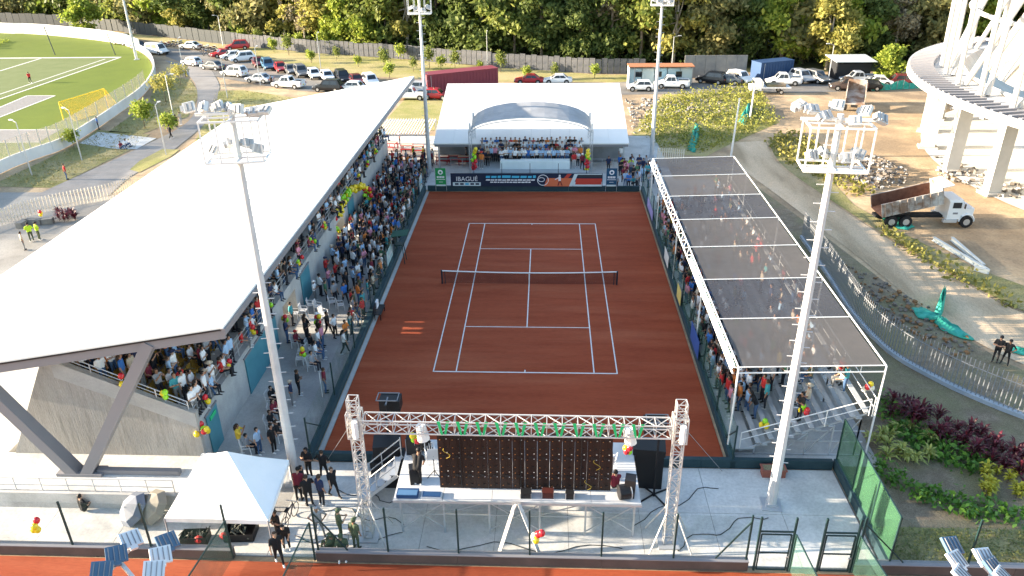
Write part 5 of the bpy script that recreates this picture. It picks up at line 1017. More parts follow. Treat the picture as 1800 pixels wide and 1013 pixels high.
for k, c, x, y, d, w in (('suv', 'white', 427, 108, -150, 'parked broadside above the angled row'), ('sedan', 'red', 392, 100, -140, 'parked beside the motorcycles'), ('hatchback', 'white', 408, 104, -145, 'parked between red sedan and white suv'), ('suv', 'red', 418, 87, -160, 'with a load parked by the verge'), ('sedan', 'white', 336, 86, 165, 'parked between the motorcycles'), ('van', 'white', 277, 95, -25, 'driving round the football ground wall'), ('sedan', 'black', 246, 86, -30, 'half hidden behind the football mast'), ('van', 'white', 216, 78, -30, 'behind the football ground wall'),
                         ('hatchback', 'white', 338, 115, 155, 'first in line along the kerb behind the van'), ('sedan', 'grey', 375, 122, 158, 'in line along the kerb'), ('suv', 'white', 413, 134, 160, 'with dark rear glass in line along the kerb'), ('sedan', 'silver', 457, 145, 162, 'in line behind the white suv'), ('pickup', 'white', 508, 154, 165, 'with open bed parked along the kerb'), ('suv', 'black', 578, 160, 172, 'parked along the kerb by the roof edge'), ('hatchback', 'white', 618, 160, 170, 'half hidden by the roof edge'),
                         ('pickup', 'white', 722, 174, 175, 'standing past the roof tip'), ('suv', 'silver', 733, 163, 175, 'in front of the maroon container'), ('hatchback', 'red', 768, 174, -10, 'parked beside the light mast'), ('sedan', 'white', 980, 147, 180, 'hidden up to its roof behind the pavilion'), ('sedan', 'red', 930, 147, 180, 'showing above the pavilion roof'),
                         ('hatchback', 'white', 1125, 159, 178, 'parked in front of the cabin'), ('pickup', 'white', 1180, 154, 175, 'parked in front of the cabin'), ('suv', 'black', 1250, 146, 150, 'in the shade of the grey wall'), ('sedan', 'grey', 1278, 147, 155, 'in the shade beside the white suv'), ('suv', 'white', 1300, 145, -55, 'parked facing out by the grey wall'), ('pickup', 'white', 1376, 149, 175, 'parked in front of the blue container'), ('suv', 'silver', 1408, 143, -70, 'beside the blue container'), ('suv', 'grey', 1434, 144, -65, 'beside the dark shed'), ('pickup', 'silver', 1507, 146, 178, 'in front of the dark shed'), ('pickup', 'brown', 1490, 158, 170, 'at the end of the green net'), ('hatchback', 'black', 1524, 158, 170, 'behind the green net'), ('sedan', 'white', 1540, 150, 165, 'behind the green net'), ('suv', 'maroon', 1578, 151, 170, 'behind the green net'), ('hatchback', 'white', 1614, 150, 170, 'beside the stadium ring')):
    car(k, c, x, y, d, w)
for s in CARS.values(): s.drop()
def moto():
    t = thing('motorcycle', 'motorcycle', 'motorcycle'); 
    for x in (-.65, .65): ob('wheel', MB().tube([(x+.27*math.cos(k*.5236), 0, .3+.27*math.sin(k*.5236)) for k in range(13)], .05, 6), RUBBER, t, world=False)
    ob('frame', MB().bar((-.65, 0, .3), (-.1, 0, .45), .1).bar((.65, 0, .3), (.42, 0, .95), .07).box((0, 0, .45), (.5, .26, .3)), GREY, t, world=False); ob('tank', MB().ball((.18, 0, .82), (.3, .16, .14)), PAINT['red'], t, world=False)
    ob('saddle', MB().box((-.35, 0, .8), (.7, .24, .1)), BLACK, t, world=False); ob('handlebar', MB().bar((.38, -.33, 1.02), (.38, .33, 1.02), .04), STEEL, t, world=False); ob('headlamp', MB().ball((.55, 0, .86), .1), LAMPH, t, world=False); return t
MT = Stock(moto()); q = random.Random(2)
for x, y in ((283, 82), (290, 84), (297, 82), (304, 81), (311, 82), (318, 80), (352, 88), (358, 91), (364, 89), (370, 92), (376, 90), (362, 97), (372, 99), (380, 97)):
    o = MT(at(x, y), R(q.uniform(50, 80)), 'motorcycle in the packed row by the white sedan', 'parked motorcycles'); c = [c for c in o.children if c.name.startswith('tank')][0]; c.material_slots[0].link = 'OBJECT'; c.material_slots[0].material = PAINT[q.choice(list(PAINT))]
MT.drop()
# dump truck: chassis heading, bed tipped
a, b = at(1565, 392), at(1650, 392); hd = math.atan2((b-a).y, (b-a).x)
dt = thing('dump_truck', 'white dump truck with its rusty bed tipped up', 'truck', (a+b)/2, hd); TW = PAINT['white']
BED = N('bed_steel', (.34, .33, .31), (.46, .45, .43), 1.5, .7, .2, (.2, .13, .09), .8, obj=True); RUST = N('rusty_bed', (.10, .045, .03), (.17, .085, .055), 2, .9, .2, obj=True)
ob('chassis', MB().box((-.6, 0, .75), (6.0, .8, .22)), RUBBER, dt, world=False)
cab = ob('cab', MB().prism([(2.0, -1.1), (3.1, -1.1), (3.1, 1.1), (2.0, 1.1)], .75, 2.35).prism([(3.1, -1.0), (4.25, -.85), (4.25, .85), (3.1, 1.0)], .75, 1.65), TW, dt, world=False)
ob('cab_roof', MB().box((2.5, 0, 2.4), (1.15, 2.1, .14)), TW, cab, world=False); ob('windscreen', MB().box((3.11, 0, 2.0), (.03, 1.8, .6)), GLASS, cab, world=False)
for s in (-1, 1):
    d = ob('cab_door', MB().box((2.6, s*1.11, 1.55), (.9, .03, 1.5)), TW, cab, world=False); ob('side_window', MB().box((2.62, s*1.13, 2.0), (.7, .02, .5)), GLASS, cab, world=False); ob('mirror', MB().box((3.15, s*1.35, 2.0), (.08, .16, .4)), BLACK, cab, world=False); ob('headlight', MB().box((4.26, s*.62, 1.15), (.05, .3, .22)), LAMPH, cab, world=False); ob('side_step', MB().box((2.3, s*1.05, .62), (1.1, .3, .25)), STEEL, cab, world=False)
    ob('fender', MB().tube([(3.7+.62*math.cos(k*.393), s*1.0, .55+.62*math.sin(k*.393)) for k in range(9)], .09, 5), TW, cab, world=False)
ob('grille', MB().box((4.27, 0, 1.15), (.04, .8, .6)), BLACK, cab, world=False); ob('door_mark', MB().box((2.6, -1.135, 1.3), (.4, .01, .16)), GREY, dt, world=False)
wt = MB().tube([(0, -.16, 0), (0, .16, 0)], .52, 16).tube([(0, -.175, 0), (0, .175, 0)], .28, 10, 1).mesh('truck_wheel', [RUBBER, RIM])
for x in (3.7, -1.3, -2.5):
    for s in (-1, 1): put('wheel', wt, dt, (x, s*1.0, .52))
tilt = Matrix.Translation((-3.4, 0, .95)) @ Matrix.Rotation(R(-14), 4, 'Y'); L_ = 4.9
def bedpart(name, c, d, m): o = ob(name, MB().box(c, d), m, dt, world=False); o.matrix_local = tilt; return o
bedpart('bed_floor', (L_/2, 0, .05), (L_, 2.3, .1), RUST)
for s in (-1, 1):
    o = bedpart('bed_side', (L_/2, s*1.18, .6), (L_, .08, 1.2), BED); bedpart('bed_lining', (L_/2, s*1.13, .6), (L_-.1, .02, 1.1), RUST)
    for k in range(8): bedpart('bed_rib', (.3+k*.61, s*1.25, .6), (.1, .08, 1.15), BED)
bedpart('bed_front', (L_+.05, 0, .75), (.1, 2.4, 1.5), BED); bedpart('cab_guard', (L_+.5, 0, 1.45), (.95, 2.3, .08), TW)
# second tipper behind the mast head
p = at(1500, 190); t2 = thing('tipper_truck', 'pale tipper truck with raised body on the sunlit ground', 'truck', p, R(70))
ob('chassis', MB().box((0, 0, .8), (5.5, .8, .25)), RUBBER, t2, world=False); ob('cab', MB().prism([(1.8, -1.1), (3.2, -1.1), (3.2, 1.1), (1.8, 1.1)], .7, 2.6), TW, t2, world=False); ob('windscreen', MB().box((3.22, 0, 2.1), (.03, 1.9, .7)), GLASS, t2, world=False)
o = ob('tipper_body', MB().box((2.2, 0, .1), (4.4, 2.3, .12)).box((2.2, 1.15, .7), (4.4, .08, 1.2)).box((2.2, -1.15, .7), (4.4, .08, 1.2)).box((4.4, 0, .8), (.1, 2.3, 1.4)), BED, t2, world=False); o.matrix_local = Matrix.Translation((-2.6, 0, .95)) @ Matrix.Rotation(R(-14), 4, 'Y')
for x in (2.5, -1.6):
    for s in (-1, 1): put('wheel', wt, t2, (x, s*1.0, .52))
p = at(1350, 164); fb = thing('flatbed_truck', 'small white flatbed truck below the blue container', 'truck', p, R(178))
ob('cab', MB().prism([(1.2, -.95), (2.7, -.9), (2.7, .9), (1.2, .95)], .5, 1.2).prism([(1.2, -.9), (2.2, -.85), (2.2, .85), (1.2, .9)], 1.2, 2.0), TW, fb, world=False); ob('windscreen', MB().box((2.22, 0, 1.6), (.03, 1.5, .5)), GLASS, fb, world=False); ob('flat_bed', MB().box((-.9, 0, .95), (4.0, 2.1, .16)), TW, fb, world=False); ob('bed_load', MB().box((-.9, 0, 1.2), (2.6, 1.6, .34)), LITTER, fb, world=False); ob('headboard', MB().box((1.05, 0, 1.4), (.08, 2.0, .8)), TW, fb, world=False)
for x in (1.9, -1.6):
    for s in (-1, 1): put('wheel', whm, fb, (x, s*.88, .33))
# ================================================================== containers, sheds, walls of the far side
def container(px0, px1, h, d, col, label, name='shipping_container'):
    a, b = at(*px0), at(*px1); c = (a+b)/2; L = (b-a).length; rz = math.atan2((b-a).y, (b-a).x); t = thing(name, label, 'container', c, rz); m = M('container_'+label.split()[0], col, .6)
    ob('shell', MB().box((0, d/2, h/2), (L, d, h)), m, t, world=False); n = max(6, int(L/.5)); me = MB().box((0, -.03, h/2), (L/n*.5, .06, h*.92)).mesh('corrugation', m)
    for i in range(n): put('corrugation', me, t, (-L/2+L*(i+.5)/n, 0, 0))
    ob('roof_sheet', MB().box((0, d/2, h+.03), (L+.1, d+.1, .06)), m, t, world=False); ob('door_bar', MB().bar((-L/2+.6, -.09, .1), (-L/2+.6, -.09, h-.1), .05), STEEL, t, world=False); return t
container((752, 166), (876, 152), 2.7, 2.5, (.22, .045, .06), 'maroon corrugated container behind the pavilion')
t = container((1335, 142), (1392, 136), 2.6, 2.4, (.03, .07, .16), 'blue container behind the white pickup')
a, b = at(1106, 153), at(1215, 150); cb = thing('site_cabin', 'pale site cabin under a rusty flat roof', 'cabin', (a+b)/2); L = (b-a).length; c = (a+b)/2
ob('back_wall', MB().box((c.x, c.y+2.4, 1.4), (L, .1, 2.8)), M('cabin_pale', (.5, .56, .56), .7), cb); ob('end_wall', MB().box((c.x-L/2, c.y+1.2, 1.4), (.1, 2.4, 2.8)), WHITE, cb); ob('rust_roof', MB().box((c.x, c.y+1.15, 2.86), (L+.3, 2.8, .1)), M('rust_roof', (.42, .18, .09), .8), cb)
for i in range(5): ob('wall_panel', MB().box((c.x-L/2+L*(i+.5)/5, c.y+.3, 1.3), (L/5-.12, .08, 2.5)), M('cabin_blue_%d' % (i % 3), [(.32, .45, .5), (.42, .5, .5), (.25, .4, .48)][i % 3], .6), cb)
for i in range(3): ob('window', MB().box((c.x-L/2+1.4+3*i, c.y+.24, 1.7), (.9, .04, .8)), GLASS, cb)
ob('front_post', MB().bar((c.x-L/2+.8, c.y-.1, 0), (c.x-L/2+.8, c.y-.1, 2.8), .1).bar((c.x+L/2-.1, c.y-.1, 0), (c.x+L/2-.1, c.y-.1, 2.8), .1), GREY, cb)
a, b = at(1205, 142), at(1312, 138); gw = thing('grey_wall', 'weathered grey block wall behind the shaded cars', 'wall', (a+b)/2); c = (a+b)/2
for i in range(6): ob('wall_bay', MB().box((a.x+(b.x-a.x)*(i+.5)/6, c.y+1.5, 1.7), ((b.x-a.x)/6-.03, .2, 3.4)), N('weathered_grey', (.14, .15, .16), (.22, .22, .21), .6, .9), gw)
a, b = at(1468, 140), at(1533, 143); sh = thing('dark_shed', 'dark open shed with a pale mono pitch roof', 'shed', (a+b)/2); DKW = M('shed_dark', (.02, .022, .026), .7)
ob('back_wall', MB().box(((a.x+b.x)/2, a.y+3.5, 1.4), (b.x-a.x, .1, 2.8)), DKW, sh); ob('front_wall', MB().box(((a.x+b.x)/2, a.y, 1.2), (b.x-a.x, .1, 2.4)), DKW, sh); ob('shed_roof', MB().slab([(a.x-.4, a.y-.6, 2.75), (b.x+.6, a.y-.6, 2.75), (b.x+.3, a.y+3.8, 3.1), (a.x-.8, a.y+3.8, 3.1)], .1), M('shed_roof_sheet', (.5, .55, .56), .5), sh)
for s in (a.x, b.x): ob('side_wall', MB().box((s, a.y+1.75, 1.3), (.1, 3.4, 2.6)), DKW, sh)
# plank fence at the forest edge: a plank per metre or so
FM = N('weathered_plank', (.075, .08, .09), (.13, .13, .135), 1.2, .85, .1, obj=True); FD = M('dark_sheet_fence', (.045, .052, .055), .8)
pf = thing('plank_fence', 'long weathered grey plank fence at the forest edge', 'fence', (-25, 91, 0)); line = [Vector((x, y, 0)) for x, y in ((-131.6, 141), (-112, 136), (-95, 126.5), (-62, 107.5), (-44, 98), (-25.4, 91.2), (-8, 83), (9, 77), (17, 76.5))]
pm = MB().box((0, 0, 1.2), (.92, .07, 2.4)).mesh('plank', FM); pm2 = MB().box((0, 0, 1.25), (1.9, .06, 2.5)).mesh('sheet_plank', FD); i = 0
for a, b in zip(line, line[1:]):
    d = b-a; stp = 1.0 if a.x > -64 else 2.0; n = int(d.length/stp); rz = math.atan2(d.y, d.x)
    for k in range(n): o = put('plank' if stp == 1 else 'sheet_plank', pm if stp == 1 else pm2, pf, a+d*((k+.5)/n)+Vector((0, rnd.uniform(-.03, .03), rnd.uniform(-.15, .1))), rz+rnd.uniform(-.03, .03)); o.matrix_parent_inverse = Matrix.Translation(pf.location).inverted()
# wall round the football ground with a slat screen
fw = thing('football_wall', 'curved pale wall round the football ground', 'wall', (-60, 60, 0)); FWM = N('pale_render', (.60, .59, .56), (.70, .69, .66), .5, .85); wl = smoothline([(p.x, p.y) for p in turf_edge], 3); wl = [p for p in wl]
wl2 = smoothline([(-54, 6), (-55.5, 15)]+[(p.x, p.y) for p in turf_edge]+[(-150, 136), (-185, 138)], 3)
for a, b in zip(wl2, wl2[1:]):
    f = 1.25 if a.y < 100 else 2.2; ob('wall_bay', MB().bar(a+Vector((0, 0, f/2)), b+Vector((0, 0, f/2))-(b-a).normalized()*.01, .22, f), FWM, fw)
fs = thing('football_netting', 'pale netting on posts above the football ground wall', 'netting', (-56, 30, 0)); NETW = VEIL('pale_netting', (.62, .56, .48), .28)
for a, b in zip(wl2[1:22], wl2[2:23]):
    ob('net_panel', MB().slab([a+Vector((0, 0, 1.2)), b+Vector((0, 0, 1.2)), b+Vector((0, 0, 3.0)), a+Vector((0, 0, 3.0))], .01), NETW, fs); ob('net_post', MB().bar(a+Vector((0, 0, 1)), a+Vector((0, 0, 3.05)), .07), STEEL, fs)
p0, p1 = at(112, 212), at(190, 186); gl = thing('football_goal', 'yellow portable football goal with its net beside the wall', 'goal', (p0+p1)/2); YEL = M('goal_yellow', (.68, .48, .03), .5); d = (p1-p0); bk_ = Vector((d.y, -d.x, 0)).normalized()*-1.8
for p in (p0, p1): ob('goal_post', MB().tube([p, p+Vector((0, 0, 2.4))], .07, 6), YEL, gl); ob('back_stay', MB().tube([p+Vector((0, 0, 2.4)), p-bk_], .05, 6), YEL, gl)
ob('crossbar', MB().tube([p0+Vector((0, 0, 2.4)), p1+Vector((0, 0, 2.4))], .07, 6), YEL, gl); ob('ground_bar', MB().tube([p0-bk_, p1-bk_], .05, 6), YEL, gl)
ob('goal_net', MB().slab([p0-bk_, p1-bk_, p1+Vector((0, 0, 2.4)), p0+Vector((0, 0, 2.4))], .01), VEIL('yellow_net', (.65, .45, .04), .25), gl)
for x, y0, y1 in ((97, 97, 38), (203, 97, 58)): p = at(x, y0); t = thing('net_pole', 'dark leaning pole of the ball stop net '+('in the middle of the far turf' if x < 150 else 'near the football mast'), 'pole', p); ob('pole_shaft', MB().tube([p, p+Vector((-.7, 0, 5.2 if x < 150 else 4))], .09, 6), DKGREEN, t); ob('pole_arm', MB().bar(p+Vector((-1.4, 0, 5.1 if x < 150 else 3.9)), p+Vector((.6, 0, 5.2 if x < 150 else 4)), .08), DKGREEN, t)
# street lamps
def lamp_proto():
    t = thing('street_lamp', 'lamp', 'street lamp'); ob('lamp_pole', MB().tube([(0, 0, 0), (0, 0, 5.6)], [.08, .05], 6), STEEL, t, world=False); ob('lamp_arm', MB().bar((0, 0, 5.6), (.8, 0, 5.75), .05), STEEL, t, world=False); ob('lamp_head', MB().box((.9, 0, 5.75), (.5, .22, .08)), WHITE, t, world=False); return t
LP = Stock(lamp_proto())
for x, y, r, lab in ((392, 80, 180, 'street lamp beside the parked motorcycles'), (564, 120, 90, 'street lamp on the dry verge above the angled row'), (857, 118, 90, 'street lamp by the plank fence behind the pavilion'), (1180, 128, 0, 'street lamp behind the site cabin'), (306, 208, 0, 'street lamp on the grass above the path group'), (324, 130, 90, 'street lamp on the kerb by the path mouth'), (458, 150, 90, 'street lamp beside the silver sedan'), (400, 172, 90, 'street lamp on the grass island by the path'), (56, 308, 150, 'street lamp on the grass bank below the netting'), (144, 282, 150, 'street lamp on the bank near the sitting pair'), (292, 272, 90, 'street lamp on the grass tongue by the roof'), (1455, 146, 180, 'street lamp beside the dark shed')): LP(at(x, y), R(r), lab, 'street lamps')
LP.drop()
for (x, y), (xt, yt), lab in (((1285, 275), (1300, 175), 'tall white site pole by the bleacher canopy'), ((1318, 212), (1326, 155), 'white site pole draped with green net')):
    p = at(x, y); q_ = atY(xt, yt, p.y); t = thing('site_pole', lab, 'pole', p); ob('pole_shaft', MB().tube([p, q_], [.12, .09], 7), WHITE, t); ob('pole_collar', MB().tube([q_, q_+Vector((0, 0, .12))], .13, 7), STEEL, t)
# ================================================================== stadium under construction
sd = thing('stadium', 'white stadium under construction with a slatted ring on columns', 'stadium', (76, 26, 0)); CX, CY, RO, RI, RZT = 76.0, 26.0, 36.8, 34.3, 8.0; STW = N('stadium_white', (.42, .415, .40), (.50, .495, .48), .5, .7)
pt = lambda r, a, z: Vector((CX-r*math.cos(a), CY+r*math.sin(a), z))
A0, A1_, NA = R(-48), R(62), 44
for i in range(NA):
    a, b = A0+(A1_-A0)*i/NA, A0+(A1_-A0)*(i+1)/NA
    ob('ring_slab', MB().slab([pt(RO, a, RZT-.3), pt(RO, b, RZT-.3), pt(RI, b, RZT-.3), pt(RI, a, RZT-.3)], .2, n=(0, 0, 1)), STW, sd); ob('ring_edge', MB().bar(pt(RO+.05, a, RZT-.1), pt(RO+.05, b, RZT-.1), .25, .7), STW, sd)
fin = MB().box((0, 0, 0), (2.4, .34, .34)).mesh('ring_fin', M('fin_grey', (.22, .22, .24), .5))
for i in range(66): a = A0+(A1_-A0)*(i+.5)/66; p = pt((RO+RI)/2, a, RZT+.18); put('ring_fin', fin, sd, p, -a, world=True)
for i, a in enumerate((-41, -31, -21, -10.5, 1.4, 15.6, 28, 40, 52)):
    a = R(a); c = pt(33.6, a, 0); ob('column', MB().box((c.x, c.y, RZT/2-.15), (1.3, .9, RZT-.3), rz=-a), STW, sd); ob('cross_arm', MB().bar(pt(31, a, RZT-.5), pt(RO-.2, a, RZT-.5), .5, .55), STW, sd); ob('footing', MB().box((c.x, c.y, .1), (1.9, 1.5, .25), rz=-a), CONC, sd)
for i in range(26):                                              # inner bowl: leaning white shells and floor
    a, b = A0+(A1_-A0)*i/26, A0+(A1_-A0)*(i+1)/26-.002
    ob('bowl_shell', MB().slab([pt(31.5, a, 8.2), pt(31.5, b, 8.2), pt(24, b, 1.2), pt(24, a, 1.2)], .25), STW, sd); ob('inner_deck', MB().slab([pt(34.2, a, 7.85), pt(34.2, b, 7.85), pt(31.4, b, 7.95), pt(31.4, a, 7.95)], .3, n=(0, 0, 1)), STW, sd)
    ob('upper_wall', MB().slab([pt(29, a, 8.2), pt(29, b, 8.2), pt(26, b, 15), pt(26, a, 15)], .25), STW if i % 3 else N('bare_concrete', (.36, .31, .25), (.44, .39, .32), .6, .9), sd)
for i in range(13):
    a = A0+(A1_-A0)*(i+.5)/13; b = a+(A1_-A0)/13*(.8 if i % 2 else -.8)
    ob('raking_tube', MB().tube([pt(32.8, a, 8.0), pt(30.5, b, 18.5)], .28, 8), STW, sd); ob('raking_tube', MB().tube([pt(33.5, a, 8.0), pt(33.8, a, 18.5)], .25, 8), STW, sd)
for r, z in ((30.6, 18.4), (33.7, 18.4), (32, 14.5)): ob('ring_tube', MB().tube([pt(r, A0+(A1_-A0)*k/40, z) for k in range(41)], .22, 8), STW, sd)
sdf = MB(); sdf.add([pt(34, A0+(A1_-A0)*k/20, .02) for k in range(21)]+[pt(8, A0+(A1_-A0)*k/20, .02) for k in range(21)], [(k, k+1, 22+k, 21+k) for k in range(20)]); struct(ob('stadium_floor', sdf, PALE))
# ================================================================== curved slat fences
def slat_fence(name, pts, h, w, step, mat, label, kerb=None, lean=.0):
    ln = smoothline(pts, 10); t = thing(name, label, 'fence', ln[0]); tot = 0; nxt = 0; cnt = 0; me = MB().box((0, 0, h/2), (w, .05, h)).mesh('slat', mat)
    for a, b in zip(ln, ln[1:]):
        d = b-a; L = d.length; rz = math.atan2(d.y, d.x)
        while nxt <= tot+L:
            p = a+d*((nxt-tot)/L); o = put('slat', me, t, p, rz+R(35)); o.matrix_parent_inverse = Matrix.Translation(t.location).inverted(); nxt += step; cnt += 1
        tot += L
    for z in (.35, h*.8): ob('rail', MB().tube([p+Vector((0, 0, z)) for p in ln], .03, 4), mat, t)
    if kerb:
        for a, b in zip(ln[::2], ln[2::2]): ob('kerb_block', MB().bar(a+Vector((0, 0, .1)), b+Vector((0, 0, .1)), .3, .24), kerb, t)
    return t
SLAT = M('galvanised_slat', (.2, .21, .225), .6, .1); slat_fence('slat_fence', [(22.3, 9), (22.15, 2), (21.9, -4.4), (22.4, -9.1), (23.8, -12.0), (25.4, -14.2), (27.5, -16.2), (31, -18.3), (36, -20)], 2.3, .04, .24, SLAT, 'curving grey slat fence behind the bleachers on a concrete kerb', N('blue_kerb', (.30, .36, .42), (.38, .43, .48), 1, .8))
WSL = M('cream_slat', (.60, .54, .44), .6); slat_fence('slat_fence', [tuple(at(x, y))[:2] for x, y in ((-60, 420), (0, 398), (60, 378), (130, 362), (200, 348), (240, 330))], 1.5, .07, .3, WSL, 'cream slat fence curving past the plaza bench')
slat_fence('slat_fence', [(12.9, 28.4), (14.2, 28.3), (15.6, 28.0)], 1.9, .12, .22, WSL, 'short cream slatted screen beside the light mast')
be = thing('plaza_bench', 'curved dark concrete bench beside the red plants', 'bench', at(50, 405)); pts = [at(x, y) for x, y in ((34, 402), (48, 394), (75, 394), (95, 392))]
for a, b in zip(pts, pts[1:]): ob('bench_block', MB().bar(a+Vector((0, 0, .25)), b+Vector((0, 0, .25)), .6, .5), N('dark_concrete', (.12, .12, .12), (.2, .2, .19), 1, .9), be)
# loose things on the site
GREENN = N('green_debris_net', (.02, .25, .18), (.06, .40, .31), 2.5, .7, .3)
def cloth(pts, label, hs, name='debris_net'):
    P = [at(x, y) for x, y in pts]; c = sum(P, Vector())/len(P); t = tag(ob(name, MB(), GREENN), label, 'net'); mb = MB(); n = len(P); q = random.Random(len(label))
    rim = [P[i].lerp(P[(i+1) % n], k/3)+(c-P[i])*q.uniform(-.06, .06) for i in range(n) for k in range(3)]; m = len(rim); vs = []
    for f, hh in ((1, 0), (.8, .3), (.58, .65), (.33, .9), (.12, 1)): vs += [c.lerp(p, f)+Vector((0, 0, .02+hs*hh*q.uniform(.45, 1.1)*(1 if hh else 0))) for p in rim]
    mb.add(vs+[c+Vector((0, 0, hs))], [(r*m+i, r*m+(i+1) % m, (r+1)*m+(i+1) % m, (r+1)*m+i) for r in range(4) for i in range(m)]+[(4*m+i, 4*m+(i+1) % m, 5*m) for i in range(m)])
    me = mb.mesh('debris_net', GREENN, True); t.data = me; t.modifiers.new('t', 'SOLIDIFY').thickness = .03; return t
cloth([(1547, 382), (1565, 380), (1588, 385), (1608, 400), (1595, 405), (1575, 402), (1560, 393)], 'green debris net lying beside the dump truck', .35)
cloth([(1600, 543), (1620, 541), (1640, 552), (1665, 566), (1695, 585), (1716, 600), (1690, 596), (1655, 582), (1640, 565), (1615, 560)], 'green debris net trailing along the dirt road edge', .45)
t = cloth([(1650, 530), (1660, 518), (1658, 545), (1652, 560), (1640, 556)], 'peak of green net pulled up on a stake', 1.6); cloth([(1765, 610), (1800, 614), (1830, 622), (1800, 626), (1778, 620)], 'green net scrap beyond the two officers', .25); cloth([(1208, 262), (1222, 215), (1232, 225), (1222, 270)], 'green net scrap on the grassy mound', .8); cloth([(1298, 215), (1318, 180), (1322, 195), (1310, 220)], 'green net hanging at the white site pole', 1.0)
a, b = at(1532, 160), at(1630, 155); gn = thing('net_barrier', 'bright green net barrier in front of the parked cars', 'barrier', (a+b)/2); n = 9
for i in range(n): u, v = a.lerp(b, i/n), a.lerp(b, (i+1)/n); h1, h2_ = [1.0+.35*math.sin(k*1.7) for k in (i, i+1)]; ob('net_panel', MB().slab([u, v, v+Vector((0, .3, h2_)), u+Vector((0, .3, h1))], .02), GREENN, gn); ob('stake', MB().bar(u, u+Vector((0, 0, h1+.1)), .05), GREY, gn)
BEAM = M('pale_girder', (.44, .48, .48), .5)
for (x0, y0), (x1, y1), lab in (((1640, 423), (1735, 480), 'long pale steel girder lying on the bare ground'), ((1672, 423), (1728, 472), 'second pale girder crossing the long one'), ((1712, 475), (1738, 482), 'short pale girder offcut')):
    a, b = at(x0, y0), at(x1, y1); t = thing('steel_girder', lab, 'girder', (a+b)/2); up = Vector((0, 0, .16)); ob('web', MB().bar(a+up, b+up, .04, .26), BEAM, t); ob('flange', MB().bar(a+up*2, b+up*2, .24, .03), BEAM, t); ob('flange', MB().bar(a+up*.1, b+up*.1, .24, .03), BEAM, t)
pl = thing('planter_box', 'terracotta planter box behind the light mast foot', 'planter', at(1358, 833)); p = at(1358, 835); TC = M('terracotta', (.26, .09, .065), .8); ob('trough', MB().box((p.x, p.y, .2), (1.1, .45, .4)), TC, pl); ob('rim', MB().box((p.x, p.y, .42), (1.2, .55, .06)), TC, pl); ob('soil', MB().box((p.x, p.y, .455), (1.0, .38, .02)), LITTER, pl)
# ================================================================== vegetation
BARK = N('bark', (.12, .09, .065), (.22, .18, .14), 3, .95, .5, obj=True); PALEBARK = N('pale_bark', (.30, .26, .20), (.42, .37, .30), 3, .95, .4, obj=True)
def leafmat(n, a, b, tr=.3): return M('leaves_'+n, a, .6, 0, .25, b, tr)
LEAF = {'dark': leafmat('dark', (.069, .109, .028), (.161, .201, .057), .45), 'mid': leafmat('mid', (.115, .167, .034), (.270, .293, .075), .45), 'lime': leafmat('lime', (.161, .236, .028), (.356, .397, .069), .45), 'olive': leafmat('olive', (.144, .155, .057), (.333, .305, .127), .45), 'dry': leafmat('dry', (.230, .196, .127), (.414, .356, .230)), 'gold': leafmat('gold', (.218, .224, .057), (.460, .414, .115), .45)}
def cards(C, N_, size, rng, up=.35, aspect=1.6):
    """quads round the points C, N_ each; returns verts, faces"""
    n = len(C)*N_; c = np.repeat(C, N_, 0)+rng.normal(0, size*.9, (n, 3)); d = rng.normal(0, 1, (n, 3)); d[:, 2] += up; d /= np.linalg.norm(d, axis=1)[:, None]
    r = rng.normal(0, 1, (n, 3)); u = np.cross(d, r); u /= np.linalg.norm(u, axis=1)[:, None]; v = np.cross(d, u); s = (size*rng.uniform(.5, 1.25, n))[:, None]; a = u*s*aspect*.5; b = v*s*.5
    V = np.stack([c-a, c-b*.9+a*.1, c+a, c+b*.9+a*.1], 1).reshape(-1, 3); F = np.arange(n*4).reshape(-1, 4); return V, F
def card_mesh(name, V, F, mat):
    me = bpy.data.meshes.new(name); me.vertices.add(len(V)); me.vertices.foreach_set('co', V.astype(np.float32).ravel()); me.loops.add(F.size); me.loops.foreach_set('vertex_index', F.ravel().astype(np.int32)); me.polygons.add(len(F)); me.polygons.foreach_set('loop_start', (np.arange(len(F))*4).astype(np.int32)); me.update(); me.validate()
    me.materials.append(mat); return me
def lobes(rng, h0, h1, rad, n, shape=1.0):
    out = []
    for i in range(n):
        t = rng.uniform(0, 1); z = h0+(h1-h0)*t; rr = rad*(math.sin(math.pi*min(.97, .18+.78*t)))**shape*rng.uniform(.25, .8); a = rng.uniform(0, 6.283); out.append((rr*math.cos(a), rr*math.sin(a), z, rad*rng.uniform(.28, .48)))
    return out
